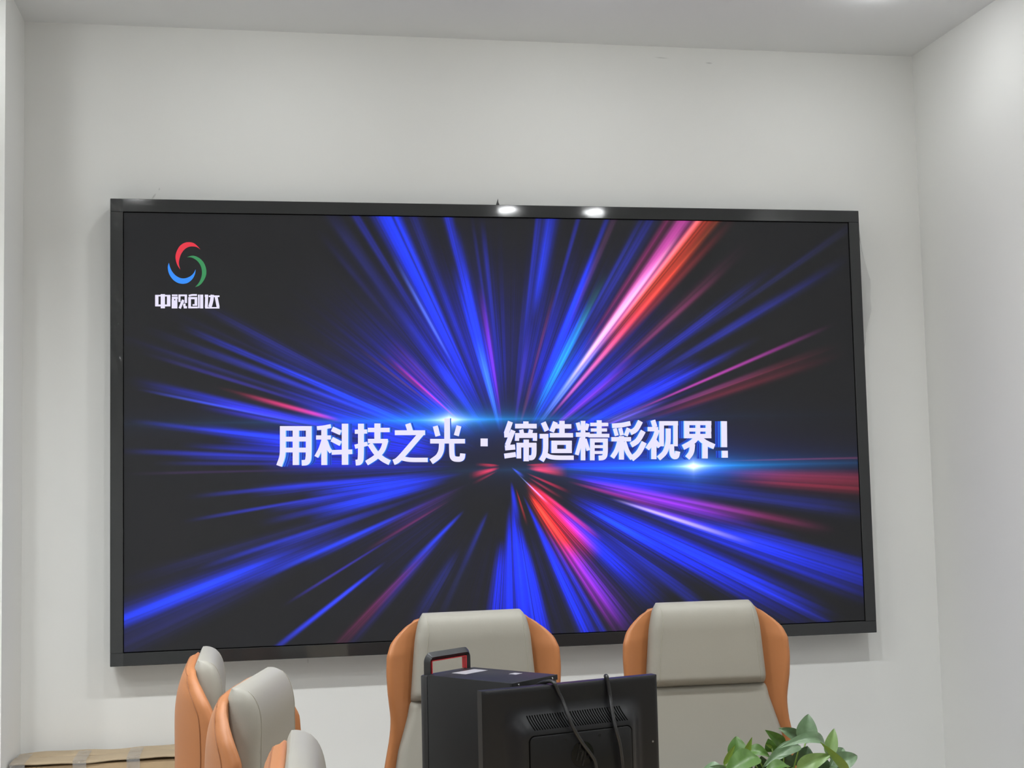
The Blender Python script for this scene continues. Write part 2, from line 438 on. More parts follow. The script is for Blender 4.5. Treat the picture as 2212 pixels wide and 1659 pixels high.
SLOGAN = [
  (15.1,[(-776.8,-3.2),(-672.4,-4.7)]),
  (18.9,[(-767.4,3.2),(-768.2,-85.9),(-771.6,-103.9),(-781.1,-128.4)]),
  (18.9,[(-681.7,2.0),(-682.9,-105.6),(-689.9,-119.3),(-706.1,-119.7)]),
  (20.4,[(-724.6,2.6),(-725.9,-126.6)]),
  (15.9,[(-767.8,-39.4),(-682.2,-40.7)]),
  (15.9,[(-768.1,-75.7),(-682.6,-77.2)]),
  (13.6,[(-654.3,-4.6),(-634.4,-2.7),(-608.2,2.1)]),
  (14.4,[(-657.6,-35.6),(-608.6,-36.4)]),
  (18.9,[(-630.4,-2.4),(-631.9,-128.4)]),
  (13.6,[(-633.0,-44.4),(-642.4,-73.5),(-657.9,-100.6)]),
  (12.9,[(-625.8,-48.2),(-617.1,-73.9),(-608.1,-85.8)]),
  (16.7,[(-604.3,-7.5),(-575.7,-21.1)]),
  (16.7,[(-605.8,-41.9),(-576.2,-57.8)]),
  (21.2,[(-560.7,9.5),(-562.5,-129.0)]),
  (15.9,[(-606.3,-86.5),(-537.9,-85.5)]),
  (19.7,[(-507.0,8.8),(-508.6,-108.8),(-513.6,-121.5),(-526.7,-122.3)]),
  (14.4,[(-527.9,-18.2),(-486.8,-18.0)]),
  (14.4,[(-528.6,-68.8),(-486.3,-59.2)]),
  (15.1,[(-484.2,-12.9),(-410.6,-14.0)]),
  (20.4,[(-451.5,8.8),(-452.5,-52.8)]),
  (15.1,[(-484.4,-50.4),(-417.5,-51.5)]),
  (17.4,[(-423.7,-47.7),(-434.5,-82.5),(-458.8,-106.0),(-490.2,-124.5)]),
  (17.4,[(-478.3,-59.7),(-458.6,-91.3),(-435.0,-113.0),(-412.4,-124.5)]),
  (18.9,[(-348.1,6.6),(-340.4,-18.7)]),
  (16.7,[(-393.0,-23.5),(-289.9,-25.0)]),
  (18.9,[(-301.1,-25.6),(-370.3,-103.2),(-387.2,-119.1),(-399.1,-123.6)]),
  (15.1,[(-377.8,-108.2),(-361.2,-112.9),(-342.8,-116.6),(-282.6,-117.7)]),
  (19.7,[(-213.1,23.4),(-214.7,-59.2)]),
  (17.4,[(-254.4,-2.8),(-246.1,-37.2)]),
  (17.4,[(-172.6,-3.2),(-182.7,-36.6)]),
  (15.9,[(-272.9,-54.2),(-153.0,-56.1)]),
  (18.9,[(-233.0,-58.2),(-235.1,-87.8),(-245.9,-108.0),(-270.8,-124.2)]),
  (18.2,[(-199.2,-56.8),(-199.4,-105.1),(-192.9,-116.0),(-173.1,-117.9),(-163.6,-113.6),(-161.8,-98.0)]),
  (25.0,[(-86.4,-47.8),(-87.0,-74.7)]),
  (17.9,[(6.8,8.8),(-8.9,-32.6)]),
  (15.5,[(-16.0,-37.8),(9.9,-37.4)]),
  (17.1,[(16.0,-21.3),(-6.5,-73.0)]),
  (17.9,[(-14.1,-81.4),(21.2,-78.7)]),
  (17.1,[(-17.2,-109.5),(23.1,-104.6)]),
  (18.7,[(61.2,8.9),(60.8,-7.3)]),
  (16.3,[(22.9,-6.8),(98.9,-7.9)]),
  (14.7,[(44.1,-19.3),(47.0,-35.5)]),
  (14.7,[(78.7,-19.8),(74.6,-35.9)]),
  (17.1,[(22.2,-39.2),(99.7,-40.3)]),
  (14.7,[(29.6,-39.3),(28.3,-57.9)]),
  (14.7,[(92.7,-40.2),(91.4,-58.9)]),
  (18.7,[(61.0,-53.9),(59.1,-128.7)]),
  (16.3,[(26.3,-72.4),(96.4,-73.5)]),
  (16.3,[(34.7,-67.7),(33.5,-118.5)]),
  (17.1,[(88.3,-68.5),(87.3,-107.0),(80.9,-117.0),(69.7,-116.8)]),
  (17.9,[(122.4,4.8),(134.9,-24.6)]),
  (16.3,[(108.8,-42.9),(139.4,-43.4)]),
  (18.7,[(130.0,-39.2),(128.4,-101.6),(112.4,-127.6)]),
  (15.5,[(122.6,-102.3),(140.9,-114.8),(165.7,-118.5),(227.3,-119.6)]),
  (17.1,[(166.0,5.4),(151.4,-28.1)]),
  (15.5,[(160.2,-9.5),(221.9,-10.4)]),
  (18.7,[(189.1,9.2),(187.6,-45.8)]),
  (15.5,[(144.9,-40.2),(227.0,-41.5)]),
  (14.7,[(149.6,-66.3),(222.1,-67.5)]),
  (14.7,[(148.9,-94.7),(221.3,-95.9)]),
  (20.4,[(159.8,-60.0),(158.7,-101.7)]),
  (20.4,[(211.8,-60.8),(210.7,-102.7)]),
  (16.3,[(264.3,8.2),(260.5,-129.2)]),
  (13.9,[(244.9,2.3),(251.7,-24.3)]),
  (12.2,[(280.8,-2.2),(273.5,-24.6)]),
  (15.5,[(237.9,-39.6),(286.9,-40.3)]),
  (13.9,[(257.7,-50.9),(238.5,-109.7)]),
  (13.0,[(268.9,-55.2),(280.7,-95.3)]),
  (17.1,[(322.4,9.5),(320.9,-43.7)]),
  (12.2,[(290.0,-4.8),(354.0,-5.7)]),
  (11.4,[(291.6,-24.1),(349.2,-24.9)]),
  (13.0,[(282.6,-43.5),(357.1,-44.7)]),
  (16.3,[(295.8,-53.5),(293.6,-129.8)]),
  (17.1,[(342.9,-54.3),(341.2,-111.5),(333.8,-121.6),(316.9,-122.1)]),
  (13.9,[(288.4,-60.4),(350.7,-61.4)]),
  (10.6,[(296.2,-82.1),(340.4,-82.9)]),
  (10.6,[(295.6,-102.5),(339.8,-103.3)]),
  (16.3,[(368.2,-10.8),(403.9,-8.8),(434.6,-2.7)]),
  (13.9,[(377.3,-20.0),(384.1,-45.5)]),
  (13.9,[(396.8,-18.6),(402.8,-44.1)]),
  (14.7,[(428.1,-19.9),(416.3,-46.0)]),
  (15.5,[(364.3,-57.5),(435.0,-58.6)]),
  (17.9,[(401.0,-47.0),(398.5,-129.3)]),
  (16.3,[(392.8,-67.3),(382.1,-97.9),(365.0,-121.3)]),
  (16.3,[(409.7,-67.6),(420.1,-102.6),(437.6,-126.7)]),
  (18.7,[(471.5,4.2),(454.3,-26.0),(433.6,-35.6)]),
  (18.7,[(480.6,-30.5),(459.5,-65.5),(434.8,-79.1)]),
  (19.6,[(482.8,-70.0),(462.4,-106.7),(435.0,-127.5)]),
  (17.1,[(516.8,6.9),(523.7,-17.1)]),
  (15.5,[(497.0,-24.1),(534.6,-24.7)]),
  (16.3,[(532.9,-26.3),(519.4,-59.9),(493.1,-93.6)]),
  (18.7,[(518.1,-59.1),(515.8,-129.8)]),
  (14.7,[(521.3,-65.3),(538.6,-87.4)]),
  (17.1,[(548.4,2.4),(545.5,-85.1)]),
  (15.5,[(540.4,-4.1),(608.3,-5.0)]),
  (16.3,[(599.5,1.7),(596.5,-85.9)]),
  (17.9,[(572.0,-22.7),(570.4,-72.3),(558.5,-107.1),(533.0,-127.6)]),
  (17.9,[(582.2,-78.6),(582.3,-111.7),(588.8,-122.9),(600.0,-122.3),(604.1,-103.8)]),
  (19.6,[(640.5,2.8),(638.5,-56.0)]),
  (16.3,[(682.0,2.3),(679.9,-56.6)]),
  (19.6,[(721.0,1.8),(718.9,-57.2)]),
  (14.7,[(630.7,-4.5),(731.2,-5.9)]),
  (13.0,[(629.9,-28.1),(730.4,-29.6)]),
  (15.5,[(629.2,-50.5),(729.5,-52.0)]),
  (18.7,[(678.7,-54.1),(658.6,-73.7),(624.3,-90.5)]),
  (18.7,[(683.0,-54.2),(701.9,-72.7),(739.5,-89.9)]),
  (18.7,[(659.3,-78.7),(655.2,-108.8),(638.6,-127.9)]),
  (20.4,[(705.1,-79.4),(703.3,-130.8)]),
  (22.0,[(778.5,0.2),(775.9,-92.2)]),
  (22.0,[(777.7,-104.7),(777.2,-129.6)]),
]
BRAND = [
  (10.7,[(-1174.7,444.4),(-1174.8,406.8)]),
  (11.4,[(-1136.5,444.5),(-1136.6,406.9)]),
  (5.2,[(-1179.5,442.4),(-1131.0,442.6)]),
  (6.3,[(-1179.5,409.7),(-1131.1,409.8)]),
  (13.6,[(-1155.3,447.5),(-1155.4,400.2)]),
  (5.2,[(-1126.2,443.9),(-1107.7,443.9)]),
  (8.1,[(-1126.3,435.4),(-1106.9,435.4)]),
  (8.1,[(-1122.7,431.3),(-1122.8,399.9)]),
  (7.0,[(-1111.9,431.3),(-1112.0,399.9)]),
  (4.4,[(-1117.2,426.9),(-1117.3,399.9)]),
  (6.6,[(-1101.7,446.5),(-1101.8,421.6)]),
  (5.9,[(-1104.7,443.6),(-1077.4,443.7)]),
  (7.7,[(-1081.0,446.5),(-1081.1,418.1)]),
  (8.1,[(-1089.8,428.7),(-1101.0,399.9)]),
  (7.7,[(-1085.9,416.3),(-1085.9,406.5)]),
  (7.7,[(-1088.2,403.9),(-1077.5,403.9)]),
  (5.5,[(-1097.5,419.8),(-1087.2,422.0)]),
  (6.3,[(-1071.7,442.0),(-1061.4,445.2),(-1045.1,444.9)]),
  (8.9,[(-1068.8,437.7),(-1069.0,400.4)]),
  (7.4,[(-1072.6,434.5),(-1044.2,434.6)]),
  (8.5,[(-1048.4,436.9),(-1048.5,408.9)]),
  (5.5,[(-1059.5,411.4),(-1044.7,411.4)]),
  (5.9,[(-1071.9,403.2),(-1042.7,403.3)]),
  (5.5,[(-1039.0,446.4),(-1039.2,400.8)]),
  (10.0,[(-1029.7,446.4),(-1029.9,400.1)]),
  (8.5,[(-1019.6,442.2),(-1009.7,442.2)]),
  (9.6,[(-1013.2,445.9),(-1014.8,402.3)]),
  (4.8,[(-1018.5,402.2),(-971.9,402.3)]),
  (5.5,[(-1006.6,440.8),(-971.7,441.3)]),
  (11.4,[(-995.0,446.0),(-996.8,427.3),(-1003.0,404.8)]),
  (9.6,[(-982.9,440.7),(-976.2,404.8)]),
]
LOGO = [([(-1098.9,530.1),(-1109.1,547.9),(-1113.8,569.3),(-1111.6,587.1),(-1102.0,606.9),(-1088.2,618.7),(-1072.7,622.8),(-1057.2,620.8),(-1045.2,612.5),(-1033.1,598.7)],[(-1033.1,598.7),(-1045.2,606.6),(-1060.7,608.6),(-1074.5,605.4),(-1086.6,596.3),(-1096.1,581.9),(-1101.3,565.8),(-1103.1,549.7),(-1098.9,530.1)]),([(-1077.2,571.7),(-1066.0,576.3),(-1052.2,576.6),(-1035.0,568.2),(-1021.3,552.2),(-1014.5,530.8),(-1015.9,509.3),(-1026.8,487.8),(-1038.9,476.1),(-1051.0,471.6)],[(-1051.0,471.6),(-1038.8,486.0),(-1031.0,503.9),(-1028.3,523.5),(-1032.5,543.2),(-1042.0,558.3),(-1054.9,568.0),(-1066.0,571.8),(-1077.2,571.7)]),([(-1135.7,553.0),(-1139.1,537.0),(-1134.9,515.6),(-1123.0,497.0),(-1107.6,485.9),(-1090.5,482.5),(-1073.3,486.6),(-1058.6,500.1),(-1051.1,516.2),(-1048.6,531.4)],[(-1048.6,531.4),(-1055.9,518.0),(-1066.3,508.1),(-1081.8,501.4),(-1097.3,501.6),(-1112.7,509.6),(-1124.6,522.8),(-1131.4,537.0),(-1135.7,553.0)])]
CABLE_A = [(-0.2335, -1.6148, 1.0685), (-0.2258, -1.6302, 1.0775), (-0.2173, -1.6517, 1.0841), (-0.2075, -1.6655, 1.0865), (-0.2006, -1.6771, 1.0816), (-0.1939, -1.6782, 1.0652), (-0.1848, -1.6818, 1.0439), (-0.1767, -1.6982, 1.0127), (-0.1663, -1.7045, 0.9861), (-0.1494, -1.7006, 0.9574), (-0.1255, -1.6936, 0.9246), (-0.1169, -1.6911, 0.9075), (-0.1156, -1.6907, 0.8752), (-0.1153, -1.676, 0.8319)]
CABLE_B = [(-0.0563, -1.5805, 1.0594), (-0.0642, -1.6006, 1.0782), (-0.0704, -1.6211, 1.0864), (-0.0712, -1.637, 1.0865), (-0.0691, -1.6395, 1.0701), (-0.0665, -1.6429, 1.0425), (-0.0669, -1.6576, 1.0139), (-0.0639, -1.6744, 0.9755), (-0.0559, -1.6732, 0.9443), (-0.0513, -1.6718, 0.9081), (-0.05, -1.6714, 0.8775), (-0.0501, -1.6621, 0.8248)]
LEAVES = [
 ((0.2709, -1.95, 0.974),(0.2889, -1.93, 1.0317),0.0219,0,0.1,1),
 ((0.3123, -1.97, 0.9488),(0.3369, -1.95, 1.0027),0.0138,0,0.1,2),
 ((0.115, -1.97, 0.9547),(0.1209, -1.95, 0.9984),0.0199,0,0.1,0),
 ((0.1052, -2.03, 0.9648),(0.117, -2.05, 1.0104),0.0073,0.05,0,3),
 ((0.2121, -1.98, 0.978),(0.1715, -1.99, 1.0127),0.0120,0.05,0.2,0),
 ((0.2774, -1.9, 0.9764),(0.2347, -1.9, 0.999),0.0124,0.1,0.2,1),
 ((0.2835, -2.03, 0.9617),(0.167, -2.08, 1.0011),0.0170,0.27,0.5,1),
 ((0.2218, -2.04, 0.9882),(0.1289, -2.08, 0.9639),0.0148,0.12,0.4,1),
 ((0.1235, -2.06, 0.9766),(0.0414, -2.1, 0.9588),0.0242,0.05,0.5,0),
 ((0.1897, -2.1, 0.9535),(0.2538, -2.12, 0.9847),0.0164,0.1,0.3,2),
 ((0.3013, -2.0, 0.929),(0.3744, -1.98, 0.9518),0.0192,0.1,0.3,1),
 ((0.3328, -1.94, 0.9287),(0.37, -1.92, 0.9554),0.0176,0.05,0.2,1),
 ((0.2958, -2.1, 0.9435),(0.2297, -2.14, 1.0083),0.0088,0.06,0.1,3),
 ((0.0676, -2.02, 0.9559),(0.0843, -2.04, 0.996),0.0054,-0.1,0.1,3),
 ((0.1317, -1.98, 0.9686),(0.1735, -2.0, 0.9625),0.0139,0.25,0.5,0),
 ((0.163, -2.12, 0.9678),(0.1002, -2.16, 0.9706),0.0143,0.06,0.6,0),
 ((0.0797, -2.0, 0.933),(0.0461, -2.0, 0.9506),0.0108,0.1,0.3,1),
 ((0.2402, -2.0, 0.9345),(0.2551, -2.0, 0.9782),0.0251,0,0.1,4),
 ((0.2865, -1.98, 0.9241),(0.2859, -1.98, 0.9579),0.0224,0,0.1,4),
 ((0.2161, -1.98, 0.9302),(0.2077, -1.98, 0.9698),0.0221,0,0.1,4),
 ((0.1735, -1.96, 0.9232),(0.1622, -1.98, 0.9575),0.0202,0,0.1,4),
 ((0.137, -1.95, 0.9196),(0.1329, -1.96, 0.9611),0.0151,0,0.1,4),
 ((0.2009, -1.94, 0.9592),(0.1939, -1.94, 0.986),0.0132,0,0.1,0),
 ((0.182, -1.99, 0.9768),(0.1656, -2.0, 0.987),0.0030,0,0.1,3),
 ((0.3143, -2.02, 0.9229),(0.2828, -2.06, 0.9528),0.0181,0.1,0.5,1),
]
# ------------------------------------------------------------------ materials of the room
def wall_paint(name, col, marks=()):
    m = mat(name, col, rough=0.85, spec=0.2, noise=(1.3, 0.012), bump=(140.0, 0.06, 0.002))
    nt = m.node_tree
    b = nt.nodes['Principled BSDF']
    src = b.inputs['Base Color'].links[0].from_socket
    geo = nt.nodes.new('ShaderNodeNewGeometry')
    nz = nt.nodes.new('ShaderNodeTexNoise')
    nz.inputs['Scale'].default_value = 60
    for (x, z, sx, sz, rot, amt) in marks:          # scuffs on the plaster
        mp = nt.nodes.new('ShaderNodeMapping')
        mp.vector_type = 'TEXTURE'
        mp.inputs['Location'].default_value = (x, 0, z)
        mp.inputs['Rotation'].default_value = (0, rot, 0)
        mp.inputs['Scale'].default_value = (sx, 100, sz)
        nt.links.new(geo.outputs['Position'], mp.inputs['Vector'])
        ln = nt.nodes.new('ShaderNodeVectorMath')
        ln.operation = 'LENGTH'
        nt.links.new(mp.outputs['Vector'], ln.inputs[0])
        mr = nt.nodes.new('ShaderNodeMapRange')
        mr.inputs['From Min'].default_value = 0.3
        mr.inputs['From Max'].default_value = 1.0
        mr.inputs['To Min'].default_value = amt
        mr.inputs['To Max'].default_value = 0.0
        nt.links.new(ln.outputs['Value'], mr.inputs['Value'])
        mu = nt.nodes.new('ShaderNodeMath')
        mu.operation = 'MULTIPLY'
        nt.links.new(mr.outputs['Result'], mu.inputs[0])
        nt.links.new(nz.outputs['Fac'], mu.inputs[1])
        mx = nt.nodes.new('ShaderNodeMix')
        mx.data_type = 'RGBA'
        mx.inputs[7].default_value = lin((70, 68, 66))
        nt.links.new(mu.outputs['Value'], mx.inputs[0])
        nt.links.new(src, mx.inputs[6])
        src = mx.outputs[2]
    nt.links.new(src, b.inputs['Base Color'])
    return m


MARKS = [(-0.86, 0.87, 0.006, 0.018, 0.4, 0.6), (-0.79, 0.915, 0.005, 0.012, 0.1, 0.4), (-0.955, 0.83, 0.02, 0.012, 0.7, 0.5),
         (-0.69, 0.955, 0.004, 0.01, 0.0, 0.4), (-0.99, 0.955, 0.006, 0.006, 0, 0.35), (-0.93, 0.73, 0.03, 0.006, 0.2, 0.3),
         (-1.19, 2.535, 0.004, 0.014, 0.6, 0.6), (-1.172, 2.56, 0.003, 0.006, 0.2, 0.5), 
         (0.62, 3.083, 0.03, 0.0035, 0.03, 0.5), (0.80, 3.07, 0.016, 0.004, 0.03, 0.5), (0.25, 2.49, 0.004, 0.006, 0, 0.4), (0.95, 2.475, 0.006, 0.004, 0, 0.5),
         (1.0, 0.9, 0.05, 0.004, 0, 0.1)]
M_wall = wall_paint('white_wall_paint', (227, 227, 224), MARKS)
M_ceil = wall_paint('white_ceiling_paint', (228, 229, 229))
M_floor = mat('grey_floor_tile', (172, 171, 168), rough=0.35, noise=(3.0, 0.08))

# ------------------------------------------------------------------ the room
RX0, RX1, RY0 = -3.3, XR, -6.6


def struct(name, boxes, m):
    bm = bmesh.new()
    for b in boxes:
        box(bm, *b)
    return tag(obj(name, bm, m), kind='structure')


struct('floor', [(RX0 - .12, RX1 + .12, RY0 - .12, .12, -.1, 0)], M_floor)
struct('ceiling', [(RX0 - .12, RX1 + .12, RY0 - .12, .12, ZC, ZC + .1)], M_ceil)
struct('wall_back', [(RX0 - .12, RX1 + .12, 0, .12, 0, ZC)], M_wall)
struct('wall_right', [(XR, XR + .12, RY0 - .12, 0, 0, ZC)], M_wall)
struct('wall_left', [(RX0, XL, YP, 0, 0, ZC), (RX0 - .12, RX0, RY0, 0, 0, ZC)], M_wall)
struct('wall_front', [(RX0 - .12, XR, RY0 - .12, RY0, 0, ZC)], M_wall)
# shallow filler strip where the ceiling meets the right wall
M_white_metal = mat('white_enamel', (235, 235, 232), rough=0.35)
M_glow = mat('lamp_diffuser', (250, 250, 250), rough=0.6, emit=(LAMP_COLOUR, LAMP_STRENGTH))


# ------------------------------------------------------------------ ceiling downlights
def lamp_profile(prof, n=40):
    bm = bmesh.new()
    rings = [[(r * math.cos(2 * math.pi * i / n), r * math.sin(2 * math.pi * i / n), z) for i in range(n)] for r, z in prof]
    loft(bm, rings, caps=False)
    return bm


def make_downlight(loc, label, glow, group):
    t = thing('downlight', label, 'ceiling light', loc, group=group)
    if glow is M_glow2:                                # can with the diffuser set back inside it
        obj('can', lamp_profile([(.068, 0), (.068, -.062), (.066, -.064), (.060, -.064), (.058, -.062), (.056, -.022), (.0005, -.022)]), M_white_metal, t, 40)
        obj('diffuser', lamp_profile([(.0545, -.0235), (.0545, -.026), (.03, -.028), (.0005, -.0285)]), glow, t, 180)
        return t
    obj('trim_ring', lamp_profile([(.064, 0), (.064, -.004), (.061, -.007), (.057, -.007), (.055, -.004), (.055, 0)]), M_white_metal, t, 40)
    bm = lamp_profile([(.055, -.003), (.053, -.009), (.046, -.015), (.034, -.019), (.018, -.0215), (.0005, -.022)])
    obj('diffuser', bm, glow, t, 180)
    return t


def dup(root, loc, label=None):
    r = root.copy()
    COL.objects.link(r)
    r.location = loc
    if label: r['label'] = label
    for ch in root.children:
        c = ch.copy()
        COL.objects.link(c)
        c.parent = r
    return r


M_glow2 = mat('bright_lamp_diffuser', (250, 250, 250), rough=0.6, emit=(LAMP_COLOUR, TABLE_LAMP_STRENGTH))
WASH = [(-0.78, -0.65, 'round white downlight in the ceiling above the left end of the screen'),
        (0.23, -0.65, 'round white downlight in the ceiling above the middle of the screen'),
        (1.17, -0.65, 'round white downlight in the ceiling by the right wall above the screen'),
        (-1.80, -0.72, 'round white downlight in the ceiling in front of the left wall pier'),
        (0.57, -3.05, 'domed round downlight over the middle of the near edge of the table'),
        (1.08, -3.05, 'domed round downlight over the near edge of the table, by the right wall')]
TABLE_AND_ADDED = [(-0.78, -1.75, 'bright round downlight over the left end of the table, in its far row'),
         (0.23, -1.75, 'bright round downlight over the middle of the table, in its far row'),
         (1.17, -1.75, 'bright round downlight over the right end of the table, in its far row'),
         (-1.80, -1.75, 'added bright round downlight over the open left side of the room'),  # unseen lamp added to brighten the tan backs of the side chairs
         (-2.70, -1.75, 'added bright round downlight by the far left wall, in the far row'),  # added for more light from the left, out of view
         (-2.30, -3.05, 'added bright round downlight over the open left side, in the near row'),  # also added, lights the side chairs from the left
         (-1.45, -2.5, 'added bright round downlight behind the three side chairs'),  # added for the chairs' rear sides, kept clear of the bezel reflection
         (-2.30, -4.4, 'added bright round downlight at the back of the open left side'),  # unseen fill lamp, added to light the chair sides from behind left
         (-1.40, -4.9, 'added bright round downlight at the back of the room, just left of the viewer'),  # added fill from the viewer's left, for the chairs' near sides
         (-0.42, -4.9, 'bright round downlight at the back of the room')]
for spots, glow, grp in ((WASH, M_glow, 'domed downlights in the ceiling'), (TABLE_AND_ADDED, M_glow2, 'downlights above the table')):
    first = None
    for x, y, lb in spots:
        if first is None:
            first = make_downlight((x, y, ZC), lb, glow, grp)
        else:
            dup(first, (x, y, ZC), lb)

# ------------------------------------------------------------------ the LED screen
FX, FZ0, FZ1 = 1.3232, -0.7646, 0.766
YF = -0.090          # front of the bezel
YD = -0.086          # face of the panel
SCR = thing('led_screen', 'big black framed video screen on the back wall showing blue light rays', 'screen', (0, 0, ZS))
M_bezel = mat('black_gloss_bezel', (43, 44, 45), rough=0.06, spec=0.45, bump=(3.0, 0.10, 0.01))
M_bezel_side = mat('black_matt_metal', (22, 22, 24), rough=0.5)
M_gap = mat('dark_gap', (10, 10, 12), rough=0.9, spec=0.1)

bm = bmesh.new()
g = 0.003
x1, z0, z1 = 1.28 + g, -0.72 - g, 0.72 + g
for b in ((-FX, FX, z1, FZ1), (-FX, FX, FZ0, z0), (-FX, -x1, z0, z1), (x1, FX, z0, z1)):
    box(bm, b[0], b[1], YF, -0.012, b[2], b[3], bev=0.0012, seg=1)
obj('frame', bm, M_bezel, SCR)
bm = bmesh.new()
box(bm, -x1, x1, YD + .006, -0.012, z0, z1)
obj('back_panel', bm, M_gap, SCR)
for xx in (-.9, 0.0, .9):
    bm = bmesh.new()
    box(bm, xx - .05, xx + .05, -.012, 0, -.5, .5)
    obj('mounting_rail', bm, M_bezel_side, SCR)


def screen_panel():
    ox, oz = RAY_O[0] / 1000, RAY_O[1] / 1000
    N, M = 2600, 84
    hx, hz = 1.28, 0.72
    th = np.linspace(-math.pi, math.pi, N, endpoint=False)
    cor = [math.atan2(z - oz, x - ox) for x in (-hx, hx) for z in (-hz, hz)]
    for c in cor:
        th[np.argmin(np.abs(th - c))] = c
    ct, st = np.cos(th), np.sin(th)
    with np.errstate(divide='ignore'):
        rx = np.where(ct > 0, (hx - ox) / ct, (-hx - ox) / ct)
        rz = np.where(st > 0, (hz - oz) / st, (-hz - oz) / st)
    rx[np.abs(ct) < 1e-9] = 1e9
    rz[np.abs(st) < 1e-9] = 1e9
    R = np.minimum(rx, rz)
    s = np.linspace(0.004, 1.0, M) ** 1.25
    s[-1] = 1.0
    rad = R[:, None] * s[None, :]
    X = ox + rad * ct[:, None]
    Z = oz + rad * st[:, None]
    rng = np.random.default_rng(11)

    def noise1(freq, seed):                       # streaks: smooth noise round the circle
        r = np.random.default_rng(seed).random(freq)
        x = (th + math.pi) / (2 * math.pi) * freq
        i = np.floor(x).astype(int) % freq
        f = x - np.floor(x)
        f = f * f * (3 - 2 * f)
        return r[i] * (1 - f) + r[(i + 1) % freq] * f
    streak = 0.34 * noise1(260, 1) + 0.36 * noise1(640, 2) + 0.30 * noise1(1290, 3)
    streak = np.clip((streak - 0.5) * 1.7 + 0.5, 0, 1.2)
    streak2 = 0.6 * noise1(330, 4) + 0.4 * noise1(900, 5)
    img = np.zeros((N, M, 3))
    rr = rad * 1000
    for (a, L, hw, rin, rout, cr, cg, cb, am) in RAYS:
        d = (th - a + math.pi) % (2 * math.pi) - math.pi
        w = np.exp(-np.abs(d / (hw * 0.95)) ** 2.4)
        sel = np.where(w > 0.004)[0]
        if not len(sel): continue
        q = rr[sel] / L
        rise = np.clip((q - rin) / max(0.12, (0.9 - rin) * 0.75), 0, 1)
        rise = rise * rise * (3 - 2 * rise)
        fall = np.clip((rout - q) / max(0.15, (rout - 0.85)), 0, 1)
        fall = fall * fall * (3 - 2 * fall)
        t = (0.25 + 1.25 * streak[sel])[:, None] if hw * L > 9 else (0.75 + 0.5 * streak2[sel])[:, None]
        v = (w[sel][:, None] * rise * fall) * t * am * 1.12
        c = lin((cr, cg, cb))
        for k in range(3):
            img[sel, :, k] += v * c[k]
    # a faint blue haze of fine rays round the middle
    haze = np.exp(-((rr - 330) / 260.0) ** 2) * (0.2 + 1.1 * streak2[:, None] ** 2)
    dark = 1 - 0.85 * np.exp(-((((th + 2.05 + math.pi) % (2 * math.pi)) - math.pi) / 0.55) ** 2)
    inner = np.clip((rr - 150) / 230, 0, 1)
    inner = inner * inner * (3 - 2 * inner)
    haze = haze * dark[:, None] * inner
    fine = (noise1(1100, 8) > 0.62)[:, None] * np.exp(-((rr - 340) / 210.0) ** 2) * dark[:, None] * inner
    upper = np.clip(0.5 + np.sin(th) * 1.6, 0, 1)[:, None] * (1 - 0.55 * np.exp(-((th - 0.25) / 0.35) ** 2))[:, None]
    upper = upper * (1 - 0.65 * np.exp(-((th - 1.53) / 0.13) ** 2))[:, None]
    for k, c in enumerate(lin((14, 30, 200))[:3]):
        img[:, :, k] += haze * c * (0.10 + 0.80 * upper) + fine * c * (0.06 + 0.24 * upper)
    img = np.clip(img, 0, 1.05)
    co = np.empty((N, M, 3))
    co[..., 0] = X
    co[..., 1] = YD
    co[..., 2] = Z
    verts = np.vstack([co.reshape(-1, 3), [[ox, YD, oz]]])
    cen = N * M
    i = np.arange(N)[:, None]
    j = np.arange(M - 1)[None, :]
    i2 = (i + 1) % N
    quads = np.stack([i * M + j, i * M + j + 1, i2 * M + j + 1, i2 * M + j], -1).reshape(-1, 4)
    tris = np.stack([np.full(N, cen), np.arange(N) * M, ((np.arange(N) + 1) % N) * M], -1)
    me = bpy.data.meshes.new('screen_panel')
    me.vertices.add(len(verts))
    me.vertices.foreach_set('co', verts.astype(np.float32).ravel())
    nl = quads.size + tris.size
    me.loops.add(nl)
    me.loops.foreach_set('vertex_index', np.concatenate([quads.ravel(), tris.ravel()]).astype(np.int32))
    npoly = len(quads) + len(tris)
    me.polygons.add(npoly)
    starts = np.concatenate([np.arange(len(quads)) * 4, quads.size + np.arange(len(tris)) * 3]).astype(np.int32)
    me.polygons.foreach_set('loop_start', starts)
    me.update(calc_edges=True)
    me.validate()
    at = me.attributes.new('picture', 'FLOAT_COLOR', 'POINT')
    rgba = np.ones((len(verts), 4), np.float32)
    rgba[:-1, :3] = img.reshape(-1, 3)
    rgba[-1, :3] = 0
    at.data.foreach_set('color', rgba.ravel())
    return me


